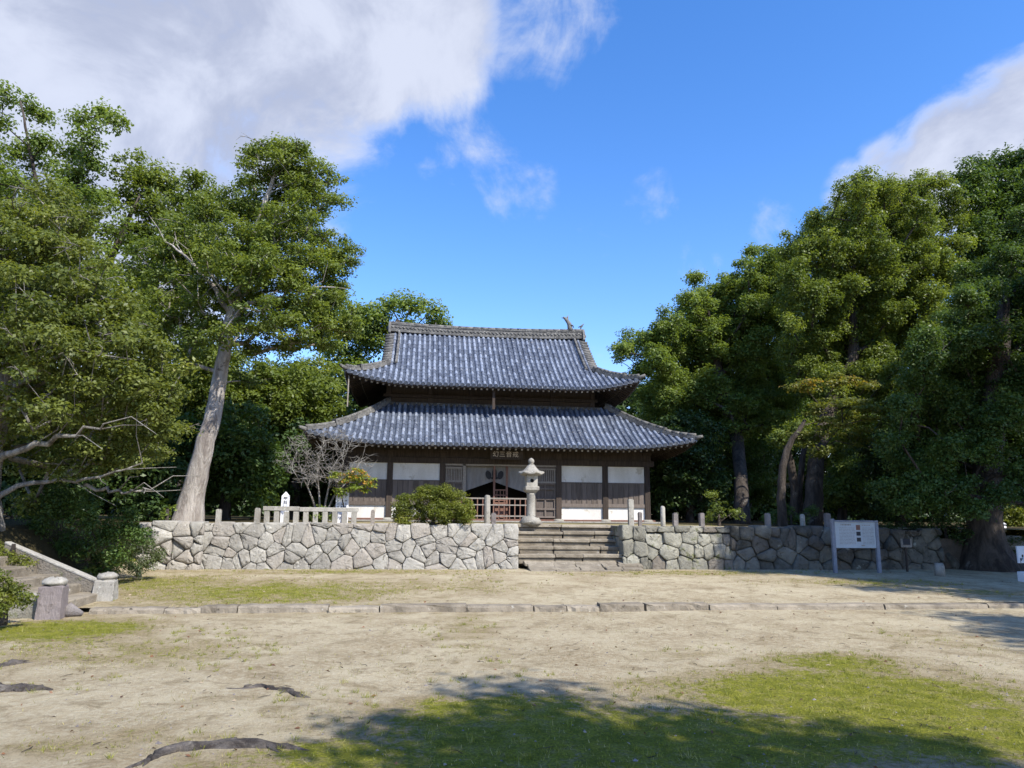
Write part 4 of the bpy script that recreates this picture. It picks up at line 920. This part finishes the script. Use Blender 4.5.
# left side
tree('leaning_tree', 'tall leaning tree with pale thick trunk on the wall left of the hall', 'tree',
     [(187, 524, .3), (193, 492, .2), (203, 452), (214, 412), (221, 370), (227, 330), (238, 295), (250, 245), (268, 195), (278, 165)], [.46, .30, .25, .22, .19, .16, .13, .10, .07, .04],
     fillp([(235, 160), (285, 130), (322, 158), (345, 195), (330, 215), (360, 250), (352, 278), (362, 322), (335, 352), (285, 365), (200, 355), (150, 345), (140, 290), (150, 240), (222, 205)], 17, seed=10, dy=.9)+[(283, 162, 34, 0), (318, 178, 22, .6), (252, 150, 14, .4), (335, 200, 13, 0), (298, 212, 26, -.8), (242, 208, 28, .4), (205, 205, 20, .6), (338, 256, 22, .3), (352, 262, 10, 0), (312, 262, 20, -.6), (268, 262, 26, -1.6), (222, 262, 34, -1), (178, 245, 28, .8), (150, 275, 26, 1.2), (300, 305, 24, -1), (334, 318, 20, 0), (352, 335, 15, .4),
      (262, 318, 20, -1.8), (190, 305, 30, -.6), (150, 330, 28, .5), (216, 345, 18, -1.6), (276, 352, 16, .8), (325, 350, 14, 1), (180, 365, 20, .5), (240, 385, 14, 1.5), (292, 330, 20, -1.2), (255, 285, 20, -1.5), (265, 235, 24, .8), (290, 275, 22, .6), (310, 230, 18, .8), (225, 300, 22, .8)], 20.5, .38, .10, .46, 'l_camphor', 'palebark', dens=1.5, under=.3, flat=.55, twigs=60, tipr=.016, group=TG, stray=.12, limbs=[([(228, 325, .1), (250, 300, -.4), (285, 298, -.8), (318, 286, -.6)], .07, .025), ([(234, 320, .1), (215, 290, -.3), (190, 262, -.3), (165, 240)], .08, .02)])
tree('spreading_tree', 'near spreading tree with fine olive leaves and grey twigs at the left edge', 'tree',
     [(-22, 560), (-20, 500), (-14, 440), (4, 400), (20, 340), (30, 270)], [.36, .30, .26, .2, .13, .05],
     fillp([(-40, 200), (20, 196), (70, 190), (112, 262), (160, 328), (192, 385), (188, 430), (168, 478), (110, 498), (40, 486), (-40, 470)], 22, seed=12, dy=1.0)+[(15, 235, 44, .5), (62, 262, 36, 0), (96, 300, 34, -.5), (28, 300, 46, -1), (132, 352, 30, -.8), (75, 350, 42, -1.4), (15, 372, 42, -.6), (112, 398, 38, -1), (158, 412, 24, -.6), (152, 380, 22, 0), (62, 425, 34, -1), (112, 452, 30, -.2), (140, 470, 22, .4), (84, 480, 20, .3), (165, 440, 18, 0), (60, 200, 28, 1.5), (-30, 300, 50, 0), (-40, 400, 50, 0), (30, 510, 14, 1)],
     14., .34, .085, .40, 'l_olive', 'greybark', dens=1.7, under=.4, flat=.6, twigs=130, tipr=.011, group=TG, zbase=1.2, stray=.14, limbs=[([(-18, 505), (5, 492), (35, 482), (70, 482), (105, 474, -.4), (140, 466, -.6)], .06, .012), ([(-14, 470), (8, 452, -.4), (40, 443, -.8), (75, 436, -1.2), (105, 422, -1.4)], .08, .014), ([(0, 410), (20, 385, -.5), (45, 362, -1), (75, 350, -1.4)], .08, .02), ([(85, 485, .2), (120, 492), (150, 488)], .035, .015)])
tree('slender_tree', 'tall sparse tree with airy crown at the top left corner', 'tree', [(30, 430), (36, 330), (44, 260), (40, 200), (28, 140), (20, 100)], [.28, .2, .14, .09, .05, .03],
     [(8, 95, 14), (30, 105, 14), (44, 116, 10), (14, 150, 18), (40, 158, 18), (-5, 120, 12), (0, 195, 26), (38, 205, 24), (10, 240, 34), (-30, 180, 30), (-10, 300, 40), (44, 140, 9)], 27., .52, .15, .34, 'l_light', 'bark', dens=1.5, dj=1.5, twigs=8, tipr=.014, group=TG, stray=.16)
tree('feathery_tree', 'tree with rounded tufted top standing between the corner tree and the leaning tree', 'tree', [(66, 430), (72, 330), (68, 260), (78, 200), (82, 140)], [.28, .2, .13, .07, .03],
     [(78, 118, 15), (88, 135, 14), (72, 150, 16), (104, 112, 7), (117, 122, 5), (92, 160, 14), (66, 178, 17), (96, 200, 22), (60, 215, 26), (100, 240, 30), (60, 270, 36), (110, 290, 30)], 26., .50, .145, .36, 'l_light', 'bark', dens=1.5, dj=1.2, tipr=.014, group=TG, stray=.16)
tree('broadleaf_tree', 'broad green tree behind and left of the leaning tree', 'tree', [(88, 430), (92, 330), (100, 280), (122, 235), (140, 195)], [.3, .22, .17, .1, .04],
     [(130, 168, 18), (152, 178, 20), (120, 192, 22), (172, 190, 20), (198, 182, 18), (215, 195, 18), (150, 212, 22), (185, 222, 24), (210, 240, 28), (120, 232, 16), (160, 262, 24), (110, 310, 34), (190, 300, 40), (150, 350, 45)], 26.5, .52, .15, .42, 'l_camphor', 'bark', dens=1.7, dj=1.2, tipr=.014, group=TG, stray=.12)
tree('background_tree', 'green tree rising behind the left end of the hall roof', 'tree', [(372, 500), (376, 420), (388, 350), (398, 320)], [.4, .32, .25, .12],
     [(345, 318, 22), (330, 298, 14), (372, 312, 14), (392, 303, 12), (410, 304, 12), (424, 306, 9), (436, 312, 6), (360, 345, 26), (385, 335, 16), (335, 362, 26), (410, 328, 12), (440, 326, 5), (352, 380, 26), (320, 330, 20), (415, 345, 10)], 38., .75, .20, .42, 'l_light', 'bark', dens=1.9, dj=1., tipr=.02, group=TG)
tree('bushy_tree', 'bushy mid green tree close beside the left roof corners', 'tree', [(300, 520), (300, 460), (305, 400)], [.3, .25, .15],
     [(300, 392, 30), (325, 375, 22), (280, 372, 24), (330, 410, 22), (270, 410, 30), (305, 432, 30), (255, 390, 22), (335, 440, 16), (250, 430, 26), (290, 465, 28)], 31., .55, .16, .45, 'l_camphor', 'bark', dens=2.2, dj=1.5, tipr=.015, group=TG)
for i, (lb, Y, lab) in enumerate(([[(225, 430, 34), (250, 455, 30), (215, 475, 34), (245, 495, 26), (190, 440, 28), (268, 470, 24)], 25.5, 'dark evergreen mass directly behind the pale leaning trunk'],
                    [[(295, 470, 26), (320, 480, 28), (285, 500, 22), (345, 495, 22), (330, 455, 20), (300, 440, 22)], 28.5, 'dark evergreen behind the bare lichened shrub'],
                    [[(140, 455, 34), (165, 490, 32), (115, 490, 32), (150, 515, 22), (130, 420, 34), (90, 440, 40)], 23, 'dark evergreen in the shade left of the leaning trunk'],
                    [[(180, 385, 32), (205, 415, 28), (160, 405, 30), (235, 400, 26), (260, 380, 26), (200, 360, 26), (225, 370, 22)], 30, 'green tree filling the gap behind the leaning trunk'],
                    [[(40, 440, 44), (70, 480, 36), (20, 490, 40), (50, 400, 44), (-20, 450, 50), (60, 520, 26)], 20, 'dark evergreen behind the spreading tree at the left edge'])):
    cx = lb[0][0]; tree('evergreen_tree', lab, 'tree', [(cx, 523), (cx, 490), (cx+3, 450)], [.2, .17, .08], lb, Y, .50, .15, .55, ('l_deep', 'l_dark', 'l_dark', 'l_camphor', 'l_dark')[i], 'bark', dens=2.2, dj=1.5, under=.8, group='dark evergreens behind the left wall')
# right side
tree('camphor_tree', 'light green camphor tree nearest the right side of the hall', 'tree', [(742, 526, -4), (741, 480, -3), (738, 440, -1), (722, 390), (712, 340), (705, 300)], [.34, .26, .27, .26, .18, .08],
     fillp([(612, 356), (638, 320), (662, 296), (692, 280), (735, 266), (768, 248), (800, 250), (815, 330), (810, 440), (700, 455), (650, 430), (622, 385)], 17, seed=3)+fillp([(630, 360), (700, 290), (790, 265), (800, 440), (660, 430)], 26, seed=4, dy=1.8)+[(622, 350, 6), (752, 252, 6), (694, 278, 8)],
     31., .46, .12, .58, 'l_light', 'bark', dens=2.3, grow=.4, dj=1.4, tipr=.016, group=TG, under=.5)
tree('camphor_tree', 'tallest rounded camphor tree on the right with thick forked limbs', 'tree', [(812, 528, -2), (814, 480, -2), (818, 440, -1), (836, 395), (856, 355), (850, 290), (845, 250)], [.34, .27, .26, .23, .2, .13, .05],
     fillp([(778, 262), (782, 225), (806, 192), (840, 180), (868, 166), (905, 166), (945, 170), (968, 215), (972, 380), (900, 430), (800, 415), (775, 340)], 18, seed=5)+fillp([(790, 240), (850, 190), (930, 190), (960, 380), (810, 400)], 27, seed=6, dy=1.8)+[(800, 432, 13, -2), (845, 440, 14, -2.5), (780, 440, 12, -2)],
     25., .40, .10, .52, 'l_camphor', 'bark', dens=2.3, grow=.4, dj=1.6, tipr=.016, group=TG, twigs=14)
tree('corner_tree', 'tree with small dark rounded tufts at the upper right corner', 'tree', [(1010, 520), (1005, 400), (1000, 250), (990, 190)], [.4, .3, .2, .06], fillp([(945, 190), (968, 165), (1000, 150), (1060, 140), (1070, 320), (950, 300)], 17, seed=9)+[(965, 172, 13), (985, 165, 14), (1008, 160, 14), (1030, 165, 20), (960, 200, 12), (990, 192, 16), (1020, 200, 24), (975, 235, 20), (1015, 245, 30), (1050, 220, 40), (960, 265, 22)], 27., .5, .15, .42, 'l_deep', 'bark', dens=1.7, dj=1.2, group=TG)
tree('dark_tree', 'large dark tree with thick flared trunk at the right edge', 'tree', [(990, 574), (984, 540), (986, 500), (990, 440), (1000, 360), (1005, 290)], [.95, .48, .40, .36, .28, .1],
     fillp([(905, 360), (930, 300), (965, 262), (1010, 238), (1090, 225), (1100, 500), (1030, 510), (1000, 500), (940, 512), (885, 520), (862, 480), (878, 420)], 19, seed=7)+[(960, 488, 16, -1.6), (1000, 498, 15, -1.8), (930, 500, 14, -1.4), (1035, 500, 16, -1.8), (975, 512, 11, -1.8), (905, 505, 12, -1)]+fillp([(900, 380), (960, 290), (1080, 250), (1090, 500), (890, 495)], 28, seed=8, dy=1.5)+[(895, 508, 10), (1030, 215, 20, 1)],
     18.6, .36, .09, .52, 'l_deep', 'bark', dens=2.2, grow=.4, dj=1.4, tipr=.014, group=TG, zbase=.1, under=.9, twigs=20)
tree('maple_tree', 'yellowing maple spreading low between the camphor trunks', 'tree', [(783, 526), (780, 490), (786, 450), (805, 420)], [.15, .12, .10, .05],
     [(800, 442, 14), (825, 430, 16), (850, 425, 16), (872, 410, 15), (842, 400, 14), (815, 405, 14), (862, 440, 14), (885, 425, 12), (820, 455, 10), (868, 385, 12), (840, 378, 12), (800, 385, 12)], 20.6, .42, .085, .5, 'l_maple', 'bark', dens=1.8, dj=1.2, flat=.28, tipr=.010, group=TG, aspect=.8)
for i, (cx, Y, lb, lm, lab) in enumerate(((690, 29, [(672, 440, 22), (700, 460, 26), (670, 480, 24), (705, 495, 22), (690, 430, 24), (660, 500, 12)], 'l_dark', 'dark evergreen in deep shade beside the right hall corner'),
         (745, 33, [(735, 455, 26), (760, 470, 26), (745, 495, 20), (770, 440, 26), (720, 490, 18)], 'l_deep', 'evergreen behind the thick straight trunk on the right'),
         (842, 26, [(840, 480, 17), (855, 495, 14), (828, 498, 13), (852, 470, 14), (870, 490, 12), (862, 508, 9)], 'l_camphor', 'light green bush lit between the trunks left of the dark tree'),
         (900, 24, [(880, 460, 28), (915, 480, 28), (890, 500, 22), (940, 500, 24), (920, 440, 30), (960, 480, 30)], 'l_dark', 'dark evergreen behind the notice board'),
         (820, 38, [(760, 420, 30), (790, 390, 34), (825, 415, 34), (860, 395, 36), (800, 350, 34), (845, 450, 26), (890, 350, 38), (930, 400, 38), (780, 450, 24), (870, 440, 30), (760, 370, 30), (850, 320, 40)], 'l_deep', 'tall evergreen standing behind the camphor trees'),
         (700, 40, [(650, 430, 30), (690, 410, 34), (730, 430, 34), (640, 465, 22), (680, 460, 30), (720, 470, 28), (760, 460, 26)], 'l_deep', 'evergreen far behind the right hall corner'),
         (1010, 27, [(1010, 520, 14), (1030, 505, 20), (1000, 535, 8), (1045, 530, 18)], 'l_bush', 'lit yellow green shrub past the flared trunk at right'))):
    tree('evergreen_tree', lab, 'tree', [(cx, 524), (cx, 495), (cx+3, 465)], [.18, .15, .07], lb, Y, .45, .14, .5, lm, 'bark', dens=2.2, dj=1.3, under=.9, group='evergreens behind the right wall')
def bare(name, label, cat, px, py, Y, rr, path):
    rt = empty(name, at(px, py, Y=Y), label, cat); q = MB(); P_ = [at(a, c, Y=Y) for a, c in path]; P_[0][2] = 1.2
    q.tube(P_, np.linspace(rr, rr*.7, len(P_)), 10, wob=.08); q.build('trunk', 'bark', rt)
bare('forked_trunk', 'slim dark trunk leaning left of the camphor trunk', 'tree trunk', 792, 526, 23.5, .16, [(793, 527), (795, 490), (790, 460), (784, 438)])
bare('forked_trunk', 'slim dark trunk touching the left side of the thick camphor trunk', 'tree trunk', 802, 526, 24.5, .12, [(801, 527), (799, 490), (803, 455), (808, 435)])
# far wood closing the view
fp = []
for X in np.arange(-45, 75, 2.):
    for k_ in range(11): fp.append((X+RNG.uniform(-1.5, 1.5), 45+RNG.uniform(-2, 4), 1.2+RNG.uniform(0, 8.), RNG.uniform(1.2, 2.2), RNG.random()))
for X in np.arange(-40, 70, 1.1): fp += [(X+RNG.uniform(-.5, .5), 42+RNG.uniform(-1, 1), 1.3+RNG.uniform(0, 1.6), RNG.uniform(.9, 1.3), RNG.random()) for _ in range(2)]
o = leaves('far_wood', fp, .34, .8, 'l_dark', None, (0, 0, 0)); tag(o, 'dark far wood closing the view behind the trees', kind='stuff')
# shade trees outside the view to the right and behind: they cast the long shadows seen on the ground
def shade_tree(x, y, zc, spread, label, n=16, lo_=.62, seed=0):
    lob = []; r = np.random.default_rng(seed)
    rt = empty('shade_tree', (x, y, 0), label, 'tree', 'trees outside the picture'); puffs = []
    for i in range(n):
        a = r.uniform(0, 6.28); q_ = spread*r.random()**.5; puffs += [(x+q_*math.cos(a)+r.normal(0, .5), y+q_*math.sin(a)+r.normal(0, .5), zc+r.uniform(-1.6, 1.6)+r.normal(0, .3), r.uniform(.5, .95), .5) for _ in range(4)]
    Q = np.array([[x, y, z_] for z_ in np.linspace(-.1, zc+.5, 12)]); Q[2:] += RNG.normal(0, .08, Q[2:].shape)
    sk = skeleton(Q, np.linspace(.4, .1, 12), np.array(puffs)[:, :3], .014); mb = MB(); branches(mb, sk); mb.build('trunk', 'bark', rt)
    leaves('crown', puffs, .16, .5, 'l_camphor', rt, (x, y, 0))
def shade_at(gx, gy, zc): k_ = zc/math.tan(EL); return gx+AZ[0]*k_, gy+AZ[1]*k_
for i, (gx, gy, zc, sp_, n) in enumerate(((1.7, 3.7, 8.0, 1.2, 10), (4.6, 3.0, 8.5, 1.4, 9), (10.5, 8.0, 9.0, 2.4, 14), (12.5, 15.8, 8.5, 3.0, 26), (14.5, 19.0, 10.5, 3.6, 34), (17.5, 13.5, 9, 3.2, 20), (11.0, 18.6, 10, 1.9, 22))):
    x_, y_ = shade_at(gx, gy, zc); shade_tree(x_, y_, zc, sp_, ('leafy tree behind the camera, the one nearer to it', 'leafy tree behind the camera, the farther right one', 'leafy tree right of the camera beside the open sand', 'leafy tree right of the view near the edge sign', 'tall leafy tree right of the large dark tree', 'leafy tree farthest to the right of the view', 'tall leafy tree shading the wall right of the steps')[i], n, seed=i)
# ---------------------------------------------------------------- shrubs
def shrub(name, label, lobes, Y, pr, size, cover, lm, dens=2., dj=.3, flat=.8, base=None, bm='bark', aspect=.5, twigs=0, zb=1.2, under=.8):
    cx = base or (np.mean([l[0] for l in lobes]), max(l[1] for l in lobes)+5)
    c_ = at(cx[0], cx[1], Y=Y); c_[2] = zb
    puffs, _ = mkpuffs(lobes, Y, pr, dens, dj, under, 0.); rt = empty(name, c_, label, 'shrub'); Q = np.array([c_+[0, 0, z_] for z_ in np.linspace(0, .4, 6)])
    sk = skeleton(Q, np.linspace(.06, .03, 6), puffs[:, :3], .006, .04); mb = MB(); branches(mb, sk, 5); mb.build('stems', bm, rt)
    leaves('foliage', puffs, size, cover, lm, rt, c_, flat=flat, aspect=aspect, stray=.15)
    return rt
shrub('clipped_bush', 'rounded bright green bush overhanging the wall before the entrance', [(404, 520, 9), (424, 519, 12), (450, 521, 10), (466, 522, 7), (410, 508, 17), (432, 500, 17), (455, 506, 18), (466, 514, 11), (400, 516, 10), (440, 513, 14), (444, 492, 9), (425, 494, 9)], 19.05, .16, .05, .55, 'l_bush', base=(433, 522), dens=2.4)
shrub('grey_shrub', 'grey green twiggy shrub at the left end of the wall', [(128, 548, 17), (145, 545, 14), (118, 560, 14), (150, 562, 12), (135, 568, 12), (158, 555, 7)], 16.2, .16, .05, .28, 'l_grey', bm='greybark', zb=.2)
shrub('dark_shrub', 'dark layered shrub beyond the sloping side slab', [(50, 510, 20), (85, 515, 22), (105, 535, 18), (70, 545, 18), (35, 530, 16), (115, 555, 10), (95, 560, 12), (85, 555, 12), (60, 550, 10), (105, 570, 9), (130, 515, 12), (140, 535, 10), (90, 500, 14), (125, 530, 9), (60, 495, 12), (20, 512, 12)], 15.2, .22, .06, .42, 'l_deep', zb=.6)
shrub('corner_bush', 'small bright bush at the left edge before the side steps', [(-5, 588, 15), (8, 595, 12), (4, 606, 9), (17, 592, 8), (-15, 605, 14), (20, 600, 6), (0, 580, 9)], 10.8, .12, .045, .45, 'l_bush', zb=.05)
shrub('bank_bush', 'low yellow green growth on top of the sloping side slab', [(5, 556, 9), (18, 562, 6), (-8, 550, 12), (28, 563, 5)], 13.22, .10, .045, .4, 'l_bush', zb=.6)
shrub('tiny_plant', 'small light plant rooted at the foot of the leaning trunk', [(163, 517, 7), (170, 510, 5)], 19.0, .12, .09, .25, 'l_light', zb=1.2)
shrub('weed_clump', 'green weeds growing through the stone balustrade', [(322, 510, 6), (318, 518, 6), (308, 520, 6), (330, 519, 6)], 19.55, .10, .06, .3, 'l_light', zb=1.2)
shrub('low_shrub', 'thin leggy shrub on the wall right of the hall corner', [(720, 508, 10), (710, 518, 9), (735, 515, 9), (712, 495, 5)], 21., .16, .07, .2, 'l_camphor', zb=1.2)
shrub('shaded_shrub', 'dark shrub in shade on the wall below the maple', [(785, 512, 12), (800, 520, 9), (770, 518, 9), (812, 512, 8)], 21., .18, .07, .35, 'l_deep', zb=1.2)
shrub('bank_shrub', 'dark ground shrub under the large tree behind the stone stub', [(900, 545, 12), (925, 540, 14), (950, 548, 12), (915, 528, 12), (960, 535, 14), (890, 530, 9), (940, 525, 13), (1012, 548, 14), (1035, 540, 14)], 19.0, .2, .08, .35, 'l_dark', zb=.9)
# bare lichened shrub with a leafy turning branch
bs = at(322, 508, Y=20.6); bs[2] = 1.24; bt = empty('bare_shrub', bs, 'leafless grey lichened shrub behind the stone balustrade', 'shrub')
tips = []
for i in range(190):
    a = RNG.uniform(-1.25, 1.25)+RNG.normal(0, .1); e = RNG.uniform(.25, 1.0)
    px = 326+48*e*math.sin(a)*1.05; py = 500-66*e*math.cos(a)**.6 if math.cos(a) > 0 else 500
    tips.append(at(px, py-4, Y=20.6+RNG.normal(0, .5)))
Q = np.array([bs+[0.01*i_, 0, .025*i_] for i_ in range(8)])
mb = MB(); tp_ = np.array(tips); ang = np.arctan2(tp_[:, 0]-bs[0], np.maximum(tp_[:, 2]-bs[2], .05)); bins = np.digitize(ang, [-1.0, -.65, -.3, 0, .3, .65, 1.0])
for k_ in range(8):
    T_ = tp_[bins == k_]
    if len(T_) == 0: continue
    c_ = T_.mean(0); b0 = bs+[(k_-3.5)*.03, RNG.normal(0, .03), 0]; e_ = bs+(c_-bs)*.75
    Q = np.array([b0+(e_-b0)*s_+np.array([0, 0, .12*math.sin(math.pi*s_)]) for s_ in np.linspace(0, 1, 9)]); branches(mb, skeleton(Q, np.linspace(.035, .014, 9), T_, .006, .05, 2.0), 5)
for t in tips:
    for _ in range(3):
        d = unit(np.array([RNG.normal(), RNG.normal()*.6, RNG.normal()*.6+.3])); mb.tube([t, t+d*.12, t+unit(d+RNG.normal(0, .3, 3))*.26], [.008, .006, .003], 4, cap=False)
mb.build('stems', 'greybark', bt)
shrub('leafy_branch_shrub', 'small shrub with yellow and orange turning leaves beside the bare shrub', [(345, 480, 12), (358, 476, 12), (370, 483, 9), (352, 488, 8), (340, 492, 7), (334, 476, 7), (364, 488, 7)], 20.2, .18, .075, .40, 'l_autumn', base=(345, 505), flat=.45, aspect=.6)
